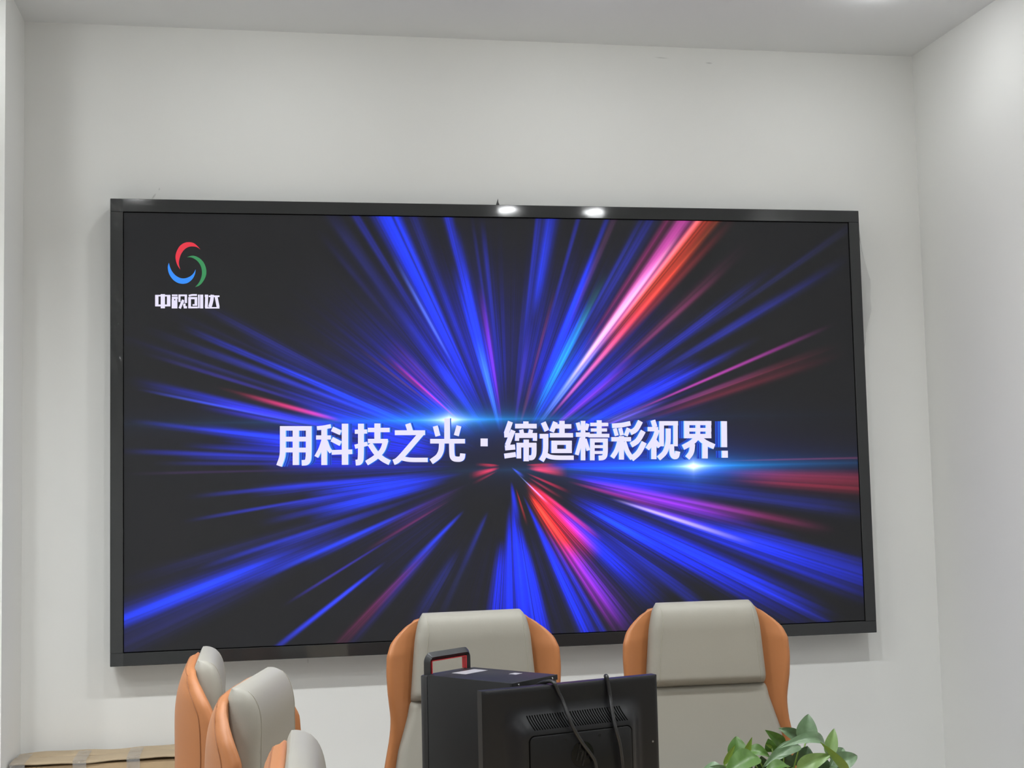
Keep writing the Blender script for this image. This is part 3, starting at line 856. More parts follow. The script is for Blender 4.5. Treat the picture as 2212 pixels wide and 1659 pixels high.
def screen_material():
    m = mat('led_panel_face', (45, 45, 47), rough=0.8, spec=0.1)
    nt = m.node_tree
    b = nt.nodes['Principled BSDF']
    at = nt.nodes.new('ShaderNodeAttribute')
    at.attribute_name = 'picture'
    tc = nt.nodes.new('ShaderNodeTexCoord')
    total = at.outputs['Color']

    def glow(total, x, z, sx, sz, power, col, st):
        mp = nt.nodes.new('ShaderNodeMapping')
        mp.vector_type = 'TEXTURE'
        mp.inputs['Location'].default_value = (x, YD, z)
        mp.inputs['Scale'].default_value = (sx, 100, sz)
        nt.links.new(tc.outputs['Object'], mp.inputs['Vector'])
        sep = nt.nodes.new('ShaderNodeSeparateXYZ')
        nt.links.new(mp.outputs['Vector'], sep.inputs[0])
        terms = []
        for ax in ('X', 'Z'):
            a = nt.nodes.new('ShaderNodeMath'); a.operation = 'ABSOLUTE'
            nt.links.new(sep.outputs[ax], a.inputs[0])
            p = nt.nodes.new('ShaderNodeMath'); p.operation = 'POWER'
            p.inputs[1].default_value = power
            nt.links.new(a.outputs[0], p.inputs[0])
            terms.append(p)
        ad = nt.nodes.new('ShaderNodeMath'); ad.operation = 'ADD'
        nt.links.new(terms[0].outputs[0], ad.inputs[0])
        nt.links.new(terms[1].outputs[0], ad.inputs[1])
        ng = nt.nodes.new('ShaderNodeMath'); ng.operation = 'MULTIPLY'
        ng.inputs[1].default_value = -1.0
        nt.links.new(ad.outputs[0], ng.inputs[0])
        ex = nt.nodes.new('ShaderNodeMath'); ex.operation = 'EXPONENT'
        nt.links.new(ng.outputs[0], ex.inputs[0])
        c = lin(col)
        sc = nt.nodes.new('ShaderNodeVectorMath'); sc.operation = 'SCALE'
        sc.inputs[0].default_value = tuple(v * st for v in c[:3])
        nt.links.new(ex.outputs[0], sc.inputs['Scale'])
        av = nt.nodes.new('ShaderNodeVectorMath'); av.operation = 'ADD'
        nt.links.new(total, av.inputs[0])
        nt.links.new(sc.outputs[0], av.inputs[1])
        return av.outputs[0]
    for (x, z) in FLARES:                          # the two horizontal star glints in the picture
        x, z = x / 1000, z / 1000
        total = glow(total, x, z, 0.17, 0.012, 0.85, (0, 168, 255), 1.5)
        total = glow(total, x, z, 0.09, 0.032, 1.0, (0, 140, 255), 0.6)
        total = glow(total, x, z, 0.027, 0.0095, 1.0, (255, 245, 255), 2.0)
        total = glow(total, x, z, 0.30, 0.06, 1.1, (5, 40, 235), 0.25)
    nt.links.new(total, b.inputs['Emission Color'])
    b.inputs['Emission Strength'].default_value = 1.0
    return m


objm('screen_panel', screen_panel(), screen_material(), SCR)


def glow_mat(name, col, st=1.0):
    m = mat(name, (40, 40, 42), rough=0.8, spec=0.1, emit=(col, st))
    return m


def ribbon(bm, pts, w, y, mi=0):
    P = [Vector((a / 1000, b / 1000)) for a, b in pts]
    if len(P) > 2:                                  # round the bends of curved strokes
        Q = [P[0]]
        for a, b, c in zip(P, P[1:], P[2:]):
            k = min(0.42, 0.012 / max(1e-6, min((b - a).length, (c - b).length)) * 1.2)
            p, q = b.lerp(a, k), b.lerp(c, k)
            Q += [p * (1 - t) ** 2 + b * 2 * t * (1 - t) + q * t * t for t in (0, .2, .4, .6, .8, 1)]
        P = Q + [P[-1]]
    w = w / 1000
    L, Rr = [], []
    for i, p in enumerate(P):
        d0 = (P[i] - P[i - 1]).normalized() if i else None
        d1 = (P[i + 1] - P[i]).normalized() if i < len(P) - 1 else None
        if d0 is None: d0 = d1
        if d1 is None: d1 = d0
        n = Vector((-(d0 + d1).y, (d0 + d1).x)).normalized()
        k = max(0.5, n.dot(Vector((-d1.y, d1.x))))
        L.append(p + n * w / 2 / k)
        Rr.append(p - n * w / 2 / k)
    vl = [bm.verts.new((p.x, y, p.y)) for p in L]
    vr = [bm.verts.new((p.x, y, p.y)) for p in Rr]
    for i in range(len(P) - 1):
        bm.faces.new((vl[i], vl[i + 1], vr[i + 1], vr[i])).material_index = mi


layers = [(0.9955, 1), (0.990, 2), (0.985, 3), (0.979, 4), (0.973, 5)]
cx0 = -55.0
WHITE = glow_mat('screen_white', (236, 231, 255), 0.97)
SLOGAN_MATS = [WHITE, glow_mat('screen_sky_blue', (96, 190, 255)), glow_mat('screen_deep_blue', (16, 60, 210), .9),
               glow_mat('screen_azure', (30, 112, 240), .85), glow_mat('screen_royal_blue', (12, 44, 190), .8),
               glow_mat('screen_mid_blue', (22, 84, 225), .75)]
for part, lb in (([q for q in SLOGAN if q[1][0][0] < -60], 'white bold Chinese lettering with blue sides, left of the dot'),
                 ([q for q in SLOGAN if q[1][0][0] >= -60], 'white bold Chinese lettering with blue sides, right of the dot')):
    bm = bmesh.new()
    for k, (sc, mi) in enumerate(layers):
        for i, (w, pts) in enumerate(part):
            ribbon(bm, [(cx0 + (a - cx0) * sc, b) for a, b in pts], w, YD - 0.0012 + k * 0.0002 + i * 4e-7, mi)
    for i, (w, pts) in enumerate(part):
        ribbon(bm, pts, w, YD - 0.0014 - i * 4e-7, 0)
    obj('slogan_lettering', bm, SLOGAN_MATS, SCR, label=lb)
bm = bmesh.new()
for i, (w, pts) in enumerate(BRAND):
    ribbon(bm, pts, w, YD - 0.001 - i * 1e-6)
obj('brand_lettering', bm, WHITE, SCR, label='small white Chinese lettering under the emblem')
bm = bmesh.new()
for k, (a, b) in enumerate(LOGO):
    A = catmull([(p[0] / 1000, 0, p[1] / 1000) for p in a], 5)
    B = catmull([(p[0] / 1000, 0, p[1] / 1000) for p in reversed(b)], 5)
    n = 44
    ra = [A[round(i * (len(A) - 1) / n)] for i in range(n + 1)]
    rb = [B[round(i * (len(B) - 1) / n)] for i in range(n + 1)]
    va = [bm.verts.new((p.x, YD - .001, p.z)) for p in ra]
    vb = [bm.verts.new((p.x, YD - .001, p.z)) for p in rb]
    for i in range(n):
        try:
            bm.faces.new((va[i], va[i + 1], vb[i + 1], vb[i])).material_index = k
        except ValueError:
            pass
obj('emblem', bm, [glow_mat('screen_red', (226, 48, 66)), glow_mat('screen_green', (52, 140, 84)), glow_mat('screen_light_blue', (46, 140, 250))],
    SCR, label='emblem of three curved red, green and blue blades')


# protective film still on the frame
def film_material(name, clear, haze, bumpy, grey=0.55):
    m = bpy.data.materials.new(name)
    m.use_nodes = True
    nt = m.node_tree
    nt.nodes.remove(nt.nodes['Principled BSDF'])
    out = nt.nodes['Material Output']
    tr = nt.nodes.new('ShaderNodeBsdfTransparent')
    gl = nt.nodes.new('ShaderNodeBsdfGlossy')
    gl.inputs['Roughness'].default_value = 0.06
    df = nt.nodes.new('ShaderNodeBsdfDiffuse')
    df.inputs['Color'].default_value = (grey, grey, grey, 1)
    m1 = nt.nodes.new('ShaderNodeMixShader')
    m1.inputs[0].default_value = haze
    nt.links.new(tr.outputs[0], m1.inputs[1])
    nt.links.new(df.outputs[0], m1.inputs[2])
    m2 = nt.nodes.new('ShaderNodeMixShader')
    m2.inputs[0].default_value = clear
    nt.links.new(m1.outputs[0], m2.inputs[1])
    nt.links.new(gl.outputs[0], m2.inputs[2])
    tc = nt.nodes.new('ShaderNodeTexCoord')
    n = nt.nodes.new('ShaderNodeTexNoise')
    n.inputs['Scale'].default_value = 22
    n.inputs['Detail'].default_value = 1.5
    nt.links.new(tc.outputs['Object'], n.inputs['Vector'])
    bp = nt.nodes.new('ShaderNodeBump')
    bp.inputs['Strength'].default_value = bumpy
    bp.inputs['Distance'].default_value = 0.02
    nt.links.new(n.outputs['Fac'], bp.inputs['Height'])
    nt.links.new(bp.outputs[0], gl.inputs['Normal'])
    nt.links.new(m2.outputs[0], out.inputs['Surface'])
    return m


rnd = random.Random(5)
bm = bmesh.new()
nz, nx = 330, 8
zz0, zz1 = FZ0 + .001, FZ1 - .001
rows = []
for i in range(nz + 1):
    z = zz0 + (zz1 - zz0) * i / nz
    row = []
    for j in range(nx + 1):
        u = j / nx
        x = -FX + 0.002 + u * 0.040
        env = math.exp(-((z - .34) / .16) ** 2) + .12
        wr = 0.0075 + env * (0.0045 * math.sin(z * 27 + 2.2 * math.sin(z * 9 + 2 * u)) * math.cos(u * 2.2 + z * 16) + 0.0022 * math.sin(z * 52 + u * 5))
        row.append(bm.verts.new((x, YF - max(0.0006, wr), z)))
    rows.append(row)
for a, b in zip(rows, rows[1:]):
    for j in range(nx):
        bm.faces.new((a[j], a[j + 1], b[j + 1], b[j]))
obj('protective_film', bm, film_material('clear_film', 0.03, 0.002, 0.0), SCR, 180, label='crinkled clear film on the left edge of the frame')
prof = [(2.500, 0.001), (2.47, .008), (2.3625, .0260), (2.2596, .0520), (2.225, .050), (2.1911, .0455), (2.1398, .048), (2.0716, .0310), (2.0, .014), (1.9188, 0.002)]
bm = bmesh.new()
rows = []
for i in range(61):
    z = 2.5 + (1.9188 - 2.5) * i / 60
    wv = float(np.interp(-z, [-a for a, _ in prof], [b for _, b in prof]))
    row = []
    for j in range(7):
        u = j / 6
        row.append(bm.verts.new((FX + 0.0006 + u * wv, -0.084 + 0.03 * u + 0.006 * math.sin(u * 9 + z * 24) * u, z - ZS)))
    rows.append(row)
for a, b in zip(rows, rows[1:]):
    for j in range(6):
        bm.faces.new((a[j], a[j + 1], b[j + 1], b[j]))
obj('loose_film', bm, film_material('hazy_film', 0.05, 0.34, 0.6, 0.36), SCR, 180, label='peeling clear film hanging off the right edge')
bm = bmesh.new()
for y0, y1 in ((YF + .004, YF + .005),):
    a = [bm.verts.new(p) for p in ((-.0275, y0, FZ1 - .002), (-.0135, y0, FZ1 - .002), (-.019, y0 - .004, FZ1 + .010), (-.0205, y0 - .006, FZ1 + .022))]
    bm.faces.new((a[0], a[1], a[2]))
    bm.faces.new((a[0], a[2], a[3]))
obj('film_scrap', bm, mat('grey_film', (70, 72, 74), rough=0.4), SCR, label='torn grey scrap of film on the top edge')

# ------------------------------------------------------------------ conference chairs
M_cream = mat('cream_leather', (148, 145, 136), rough=0.46, spec=0.35, noise=(6, 0.02), bump=(420.0, 0.12, 0.001))
M_tan = mat('tan_leather', (166, 108, 66), rough=0.46, spec=0.35, noise=(5, 0.03), bump=(420.0, 0.12, 0.001))
M_seam_c = mat('cream_thread', (160, 156, 144), rough=0.7)
M_seam_t = mat('brown_thread', (132, 82, 46), rough=0.7)
M_chrome = mat('polished_metal', (200, 200, 202), rough=0.2, metal=1.0)
M_blackp = mat('black_plastic', (28, 28, 30), rough=0.45)

CH_TOP = 1.199
WT = smooth_tab([(0, .154), (.006, .170), (.0275, .197), (.055, .222), (.083, .231), (.133, .233), (.184, .230), (.248, .222), (.276, .222),
                 (.313, .226), (.368, .237), (.40, .243), (.47, .252), (.66, .26)], 260, 6)
CT = [(0, .152), (.02, .156), (.245, .176), (.29, .186), (.376, .214), (.47, .230), (.62, .242)]
FT = smooth_tab([(0, .003), (.012, .012), (.03, .024), (.083, .042), (.184, .050), (.30, .055), (.45, .062), (.66, .07)], 200, 5)


def back_y(d):                      # centre line of the shell's front, headrest coming forward a little at the top
    return -0.008 * max(0.0, (0.12 - d) / 0.12) ** 2 + 0.0 + (-0.03) * max(0.0, (d - 0.30) / 0.36) ** 2


def make_chair():
    root = thing('conference_chair', 'x', 'chair', (0, 0, 0), group='cream and tan high backed conference chairs')
    # shell with forward curving wings
    nu, ds = 36, []
    d = 0.0
    while d < 0.655:
        ds.append(d)
        d += 0.003 if d < 0.02 else (0.008 if d < 0.12 else 0.016)
    P = np.zeros((len(ds), nu + 1, 3))
    for i, d in enumerate(ds):
        w = interp(d, WT)
        c = min(interp(d, CT) * 0.92, w * 0.95)
        f = interp(d, FT)
        for j in range(nu + 1):
            s = -math.cos(math.pi * j / nu)
            s = 0.35 * s + 0.65 * (2 * j / nu - 1)
            x = s * w
            e = max(0.0, (abs(x) - c * 0.82) / max(1e-4, (0.243 - 0.15)))
            y = back_y(d) - f * min(1.6, e) ** 1.25 * (1.0 if d > .1 else 1.0)
            P[i, j] = (x, y, CH_TOP - 0.026 - d - 0.010 * s * s)
    du = np.gradient(P, axis=1)
    dv = np.gradient(P, axis=0)
    Nn = np.cross(du, dv)
    Nn /= np.linalg.norm(Nn, axis=2, keepdims=True) + 1e-12
    Nn *= np.sign(np.sum(Nn * np.array([0, -1, 0]), axis=2, keepdims=True))
    dd = np.clip(np.array(ds) / 0.10, 0, 1)
    uu = np.abs(np.linspace(-1, 1, nu + 1))
    T = 0.013 + 0.024 * np.sqrt(1 - (1 - dd[:, None]) ** 2) * (1 - 0.75 * uu[None, :] ** 5)
    Bk = P - Nn * T[..., None]
    bm = bmesh.new()
    vf = [[bm.verts.new(p) for p in r] for r in P]
    vb = [[bm.verts.new(p) for p in r] for r in Bk]
    for V in (vf, vb):
        for a, b in zip(V, V[1:]):
            for j in range(nu):
                bm.faces.new((a[j], a[j + 1], b[j + 1], b[j]))
    rim = [(i, 0) for i in range(len(ds) - 1, -1, -1)] + [(0, j) for j in range(1, nu + 1)] + [(i, nu) for i in range(1, len(ds))]
    mids = []
    for k, (i, j) in enumerate(rim):
        mid = (P[i, j] + Bk[i, j]) / 2
        if i == 0:
            o = np.array([P[0, j, 0] * 0.6, 0, 0.12])
        else:
            o = P[i, j] - P[i, 1 if j == 0 else nu - 1]
        o = o / (np.linalg.norm(o) + 1e-9)
        mids.append(bm.verts.new(mid + o * 0.006))
    for k in range(len(rim) - 1):
        (i, j), (i2, j2) = rim[k], rim[k + 1]
        bm.faces.new((vf[i][j], vf[i2][j2], mids[k + 1], mids[k]))
        bm.faces.new((vb[i][j], vb[i2][j2], mids[k + 1], mids[k]))
    shell = obj('back_shell', bm, M_tan, root, 100)
    # seam running round the outside of the shell, just inside its edge
    bm = bmesh.new()
    pts = []
    for (i, j) in rim[::3]:
        ii, jj = max(i, 2), min(max(j, 2), nu - 2)
        pts.append(Bk[ii, jj] - Nn[ii, jj] * 0.0003)
    tube(bm, pts, 0.0012, 6, 3)
    obj('seam', bm, M_seam_t, shell, 180)

    # cushions
    def pad(name, d0, d1, t0, t1, rtop, rbot, topback):
        n = 46
        rings = []
        bm = bmesh.new()
        for k in range(n + 1):
            q = 0.5 - 0.5 * math.cos(math.pi * k / n)
            d = d0 + (d1 - d0) * q
            c = interp(max(d, 0), CT)
            yb = back_y(max(d, 0.0)) + 0.004
            t = t0 + (t1 - t0) * q
            a = min(1.0, (d - d0) / rtop)
            b = min(1.0, (d1 - d) / rbot)
            ka = math.sqrt(max(0.0, 1 - (1 - a) ** 2))
            kb = math.sqrt(max(0.0, 1 - (1 - b) ** 2))
            tt = max(0.004, t * (topback + (1 - topback) * ka) if a < 1 else t)
            if a < 1: tt = max(0.0008, t * ka)
            if b < 1: tt = max(0.006, t * (0.35 + 0.65 * kb))
            cc = c - (0.016 * (1 - ka) if a < 1 else 0) - (0.004 * (1 - kb) if b < 1 else 0)
            r = min(0.030, tt * 0.48)
            ysh = t * 0.14 * (1 - ka) if a < 1 else 0.0
            ring = []
            for (x, y) in rrect(0, yb - tt / 2 - ysh, cc, tt / 2, r, 6):
                u = x / cc
                conc = 0.010 * (1 - u * u) * (1 if y < yb - ysh - tt * 0.6 else 0) * max(0.0, 2 * tt / t - 1)
                ring.append((x, y + conc * 0.4 - 0.0 * u, CH_TOP - d - 0.019 * u * u * max(0.0, 1 - max(d, 0) / 0.10)))
            rings.append(ring)
        loft(bm, rings)
        return obj(name, bm, M_cream, root, 180), rings
    head, rings = pad('headrest_cushion', -0.004, 0.250, 0.066, 0.066, 0.095, 0.028, 0.0)
    lowp, _ = pad('back_cushion', 0.243, 0.64, 0.046, 0.075, 0.02, 0.03, 0.3)
    # stitched seams down both sides of the headrest
    for idx in (14 + 6, 21 + 1):
        bm = bmesh.new()
        pts = [Vector(r[idx]) + Vector(((0.0003 if r[idx][0] > 0 else -0.0003), -0.0003, 0)) for r in rings[6:-3:3]]
        tube(bm, pts, 0.0009, 6, 2)
        obj('seam', bm, M_seam_c, head, 180)
    # seat, arms, base
    bm = bmesh.new()
    rings = []
    for zz, k in ((0.43, .93), (0.44, .98), (.46, 1.0), (.50, 1.0), (.52, .98), (.53, .93)):
        rings.append([(x, y, zz) for x, y in rrect(0, -0.255, .24 * k, .225 * k, .08, 6)])
    loft(bm, rings)
    obj('seat', bm, M_cream, root, 60)
    bm = bmesh.new()
    rings = []
    for zz, k in ((0.395, .86), (.405, .95), (.435, .97)):
        rings.append([(x, y, zz) for x, y in rrect(0, -0.255, .24 * k, .225 * k, .08, 6)])
    loft(bm, rings)
    obj('seat_pan', bm, M_tan, root, 60)
    for s in (-1, 1):
        bm = bmesh.new()
        tube(bm, [(s * .235, -.02, .52), (s * .245, -.04, .60), (s * .248, -.10, .645), (s * .248, -.30, .645), (s * .245, -.36, .60), (s * .235, -.36, .46)], .017, 10, 6)
        obj('armrest', bm, M_tan, root, 180)
    bm = bmesh.new()
    cyl(bm, (0, -.25, .10), .027, .16)
    cyl(bm, (0, -.25, .25), .017, .15)
    obj('gas_lift', bm, M_chrome, root, 40)
    bm = bmesh.new()
    cyl(bm, (0, -.25, .075), .04, .05)
    for k in range(5):
        a = 2 * math.pi * k / 5 + .3
        M = Matrix.Translation((0, -.25, 0)) @ Matrix.Rotation(a, 4, 'Z')
        box(bm, .02, .275, -.02, .02, .07, .10, bev=.008, M=M)
    obj('base', bm, M_chrome, root, 40)
    for k in range(5):
        a = 2 * math.pi * k / 5 + .3
        bm = bmesh.new()
        c = (.255 * math.cos(a), -.25 + .255 * math.sin(a), .028)
        for off in (-.013, .003):
            cyl(bm, (c[0] + off, c[1], c[2]), .028, .010, 'X', 18)
        cyl(bm, (c[0], c[1], .03), .006, .045, 'Z', 10)
        obj('caster', bm, M_blackp, root, 40)
    return root


def copy_tree(o, parent=None):
    c = o.copy()
    COL.objects.link(c)
    if parent: c.parent = parent
    for ch in list(o.children):
        copy_tree(ch, c)
    return c


RAISED = ('back_shell', 'headrest_cushion', 'back_cushion', 'seat', 'seat_pan', 'armrest')
CHAIRS = [(-0.274, -0.925, 0.00, 4.0, 'cream and tan conference chair facing out behind the black computer tower'),
          (0.399, -0.905, 0.00, -2.0, 'cream and tan conference chair facing out behind the monitor, beside the green plant'),
          (-.985, -1.58, -0.011, 90.0, 'cream and tan chair seen edge on beside the cardboard box, half behind another chair'),
          (-0.872, -2.17, 0.009, 77.0, 'cream and tan chair turned partly round, in front of the edge-on chair'),
          (-0.816, -2.79, -0.006, 88.0, 'cream and tan chair with only its domed top showing at the bottom edge')]
proto = make_chair()
protos = list(proto.children)
for i, (x, y, dz, rz, lb) in enumerate(CHAIRS):
    o = proto if i == 0 else copy_tree(proto)
    o.location = (x, y, 0)
    o.rotation_euler = (0, 0, math.radians(rz))
    o['label'] = lb
    for ch in o.children:
        if ch.name.split('.')[0] in RAISED:
            ch.location = (0, 0, dz)

# ------------------------------------------------------------------ table
TAB = thing('conference_table', 'pale conference table under the computer and the plant, below the picture edge', 'table', (0.15, -2.15, 0))
M_tabtop = mat('pale_wood_top', (196, 176, 148), rough=0.4, noise=(8, 0.06))
M_tableg = mat('white_table_leg', (220, 220, 218), rough=0.4)
bm = bmesh.new()
box(bm, -.78, .80, -.85, .87, .722, .75, bev=.004)
obj('tabletop', bm, M_tabtop, TAB, 30)
for sx in (-1, 1):
    for sy in (-1, 1):
        bm = bmesh.new()
        box(bm, sx * .30 + .04 - .03, sx * .30 + .04 + .03, sy * .45 - .03, sy * .45 + .03, 0, .7225, bev=.004)
        obj('leg', bm, M_tableg, TAB, 30)

# ------------------------------------------------------------------ computer tower
PC = thing('computer_tower', 'black desktop computer tower with a red lined carrying handle on top', 'computer', (-.4745, -1.4455, .75), -0.88)
L, Wd, H = .28, .165, .336
M_case = mat('black_sheet_steel', (28, 29, 31), rough=0.45, spec=0.3, noise=(30, .05))
M_front = mat('black_front_plastic', (40, 41, 43), rough=0.38)
M_red = mat('red_plastic', (196, 44, 52), rough=0.5)
M_grey = mat('grey_metal_plate', (122, 124, 126), rough=0.4, metal=0.6)
M_steel = mat('bright_screw', (215, 215, 215), rough=0.25, metal=1.0)
bm = bmesh.new()
box(bm, .022, L - .004, 0, Wd, 0.008, H, bev=.0015)
obj('case', bm, M_case, PC, 30)
bm = bmesh.new()
box(bm, 0, .0215, -.001, Wd + .001, .008, H - .001, bev=.004)
obj('front_panel', bm, M_front, PC, 30)
bm = bmesh.new()
tube(bm, [(.011, .012, H - .004)] + [(.011, .012, H + .020), (.011, .013, H + .031), (.011, .018, H + .037), (.011, .026, H + .039), (.011, Wd / 2, H + .039), (.011, Wd - .026, H + .039), (.011, Wd - .018, H + .037), (.011, Wd - .013, H + .031), (.011, Wd - .012, H + .020), (.011, Wd - .012, H - .004)], .011, 4, 4)
for v in bm.verts: v.co.y = Wd / 2 + (v.co.y - Wd / 2)
hd = obj('handle', bm, M_front, PC, 40)
bm = bmesh.new()
box(bm, .005, .018, .0205, .0235, H, H + .030)
box(bm, .005, .018, Wd - .0235, Wd - .0205, H, H + .030)
box(bm, .005, .018, .0205, Wd - .0205, H + .0285, H + .0305)
obj('handle_lining', bm, M_red, hd, label='red inner face of the handle')
bm = bmesh.new()
box(bm, L - .0035, L, .004, Wd - .004, .012, H - .013)
obj('rear_plate', bm, M_grey, PC)
bm = bmesh.new()
box(bm, L - .004, L + .0015, 0, Wd, H - .012, H, bev=.001)
obj('rear_rail', bm, M_case, PC)
for yy in (.022, Wd - .022):
    bm = bmesh.new()
    cyl(bm, (L + .001, yy, H - .006), .0026, .003, 'X', 14, bev=.0008)
    obj('screw', bm, M_steel, PC, 40)
bm = bmesh.new()
box(bm, L - .001, L + .0012, .070, .084, H - .028, H - .018)
box(bm, L - .001, L + .0012, .012, .055, H - .026, H - .017)
obj('rear_port', bm, M_blackp, PC)
for (xa, xb, ya, yb, lb) in ((.050, .093, .055, .135, 'large white sticker'), (.178, .200, .112, .135, 'small white sticker')):
    bm = bmesh.new()
    box(bm, xa, xb, ya, yb, H, H + .0005)
    o = obj('sticker', bm, mat('white_label', (150, 148, 153), rough=.4, noise=(260, .25)), PC, label=lb)

# ------------------------------------------------------------------ monitor seen from behind
ang = math.atan2(.1267, .4317)
MON = thing('monitor', 'black desktop monitor seen from behind, turned slightly, with a row of vents', 'monitor', (-.3735, -1.7205, .75), ang)
MW, MT, MB = .450, .330, .045            # width, top and bottom above the table
M_mon = mat('black_monitor_plastic', (20, 20, 23), rough=0.38, spec=0.28, bump=(900.0, 0.10, 0.0005))
M_mon2 = mat('black_plate_plastic', (14, 14, 16), rough=0.45, spec=0.25, bump=(900.0, 0.10, 0.0005))
M_slot = mat('vent_slot_black', (4, 4, 4), rough=0.9, spec=0.05)


def sstep(a, b, x):
    t = min(1, max(0, (x - a) / (b - a)))
    return t * t * (3 - 2 * t)


def rear(x, z):                           # how far the rear housing swells out at panel x, z (z down from the top)
    mx = sstep(.045, .098, x) * (1 - sstep(MW - .095, MW - .045, x))
    mz = sstep(.040, .102, z) * (1 - sstep(.235, .28, z))
    edge = sstep(0, .006, x) * sstep(0, .006, MW - x) * sstep(0, .006, z)
    return 0.004 * edge + 0.030 * mx * mz


bm = bmesh.new()
nx, nz = 90, 60
hh = MT - MB
rows = []
for j in range(nz + 1):
    z = hh * j / nz
    rows.append([bm.verts.new((MW * i / nx, -rear(MW * i / nx, z), MT - z)) for i in range(nx + 1)])
for a, b in zip(rows, rows[1:]):
    for i in range(nx):
        bm.faces.new((a[i], a[i + 1], b[i + 1], b[i]))
D = .022
bk = [bm.verts.new(p) for p in ((0, D, MT), (MW, D, MT), (MW, D, MB), (0, D, MB))]
bm.faces.new(bk)
bm.faces.new(rows[0] + [bk[1], bk[0]])
bm.faces.new(rows[-1] + [bk[2], bk[3]])
bm.faces.new([r[0] for r in rows] + [bk[3], bk[0]])
bm.faces.new([r[-1] for r in rows] + [bk[2], bk[1]])
obj('housing', bm, M_mon, MON, 50)
bm = bmesh.new()
box(bm, .008, MW - .008, D, D + .001, MB + .018, MT - .008)
obj('display_glass', bm, mat('dark_glass', (12, 12, 14), rough=.1), MON)
# central plate with rounded corners and a raised lip
PX0, PX1, PZ0, PZ1 = .098, .356, .103, .262
PY = -.0345


def plate(bm, x0, x1, z0, z1, ya, yb, r):
    c = ((x0 + x1) / 2, (z0 + z1) / 2)
    o = rrect(c[0], c[1], (x1 - x0) / 2, (z1 - z0) / 2, r, 8)
    i = rrect(c[0], c[1], (x1 - x0) / 2 - .0015, (z1 - z0) / 2 - .0015, r - .0015, 8)
    loft(bm, [[(x, ya, MT - z) for x, z in o], [(x, yb + .0012, MT - z) for x, z in o], [(x, yb, MT - z) for x, z in i]])


bm = bmesh.new()
plate(bm, PX0 - .003, PX1 + .003, PZ0 - .003, PZ1 + .003, -.02, PY - .0005, .014)
obj('plate_surround', bm, M_slot, MON, 40)
bm = bmesh.new()
plate(bm, PX0, PX1, PZ0, PZ1, -.02, PY - .002, .012)
pl = obj('rear_plate', bm, M_mon2, MON, 40)
bm = bmesh.new()
NV = 38
for k in range(NV):
    x = .103 + (.339 - .103) * k / (NV - 1)
    pr, nn = [], 7
    for q in range(nn):
        z = .060 + .030 * q / (nn - 1)
        xx = x + .010 * (q / (nn - 1)) ** 1.6
        y = -rear(xx, z)
        pr.append((xx, y, MT - z))
    for side in (0,):
        vs = []
        for (xx, y, z) in pr:
            vs.append([bm.verts.new((xx - .0015, y - .0006, z)), bm.verts.new((xx + .0015, y - .0006, z)), bm.verts.new((xx + .0015, y + .003, z)), bm.verts.new((xx - .0015, y + .003, z))])
        for a, b in zip(vs, vs[1:]):
            for i in range(4):
                bm.faces.new((a[i], a[(i + 1) % 4], b[(i + 1) % 4], b[i]))
        bm.faces.new(vs[0]); bm.faces.new(vs[-1])
obj('vent_slots', bm, M_slot, MON)
# round emblem with two slanted letters
M_emb = mat('gloss_black_emblem', (9, 9, 10), rough=0.18, spec=0.25)
M_emb2 = mat('grey_gloss_letter', (24, 24, 26), rough=0.3, spec=0.25)
EC = (.2265, MT - .1515)
bm = bmesh.new()
cyl(bm, (EC[0], PY - .0032, EC[1]), .0285, .0016, 'Y', 48, bev=.0005)
em = obj('emblem', bm, M_emb, pl, 40)
bm = bmesh.new()


def stroke(pts, w):
    P = [Vector((EC[0] + a * .0285 + b * .0285 * .30, EC[1] + b * .0285)) for a, b in pts]
    for p, q in zip(P, P[1:]):
        d = (q - p).normalized()
        n = Vector((-d.y, d.x)) * w / 2
        c = [p + n - d * w * .3, q + n + d * w * .3, q - n + d * w * .3, p - n - d * w * .3]
        v0 = [bm.verts.new((k.x, PY - .0042, k.y)) for k in c]
        v1 = [bm.verts.new((k.x, PY - .0030, k.y)) for k in c]
        bm.faces.new(v0); bm.faces.new(v1)
        for i in range(4): bm.faces.new((v0[i], v0[(i + 1) % 4], v1[(i + 1) % 4], v1[i]))


stroke([(-.42, -.40), (-.42, .85)], .0042)
stroke([(-.42, .22), (-.22, .30), (-.06, .22), (-.06, -.40)], .0042)
stroke([(.22, -.85), (.22, .30)], .0042)
stroke([(.22, .28), (.46, .28), (.58, .15), (.58, -.22), (.46, -.36), (.22, -.36)], .0042)
obj('emblem_letters', bm, M_emb2, pl, label='slanted lettering on the round emblem')
for (sx, sz) in ((.185, .1165), (.272, .1148)):
    bm = bmesh.new()
    cyl(bm, (sx, PY - .0030, MT - sz), .003, .0015, 'Y', 16)
    obj('screw', bm, M_emb2, pl, 40)
bm = bmesh.new()
cyl(bm, (.4178 + .014, -.0052, MT - .150), .0022, .0016, 'Y', 14)
obj('screw', bm, M_grey, MON, 40, label='small grey screw near the edge')
bm = bmesh.new()
box(bm, MW / 2 - .035, MW / 2 + .035, -.015, .015, .01, .12, bev=.006)
obj('neck', bm, M_mon2, MON, 40)
bm = bmesh.new()
rings = [[(x, y, z) for x, y in rrect(MW / 2, -.035, .11 * k, .055 * k, .05, 8)] for z, k in ((0, 1), (.008, 1), (.012, .97))]
loft(bm, rings)
obj('stand_base', bm, M_mon2, MON, 40)

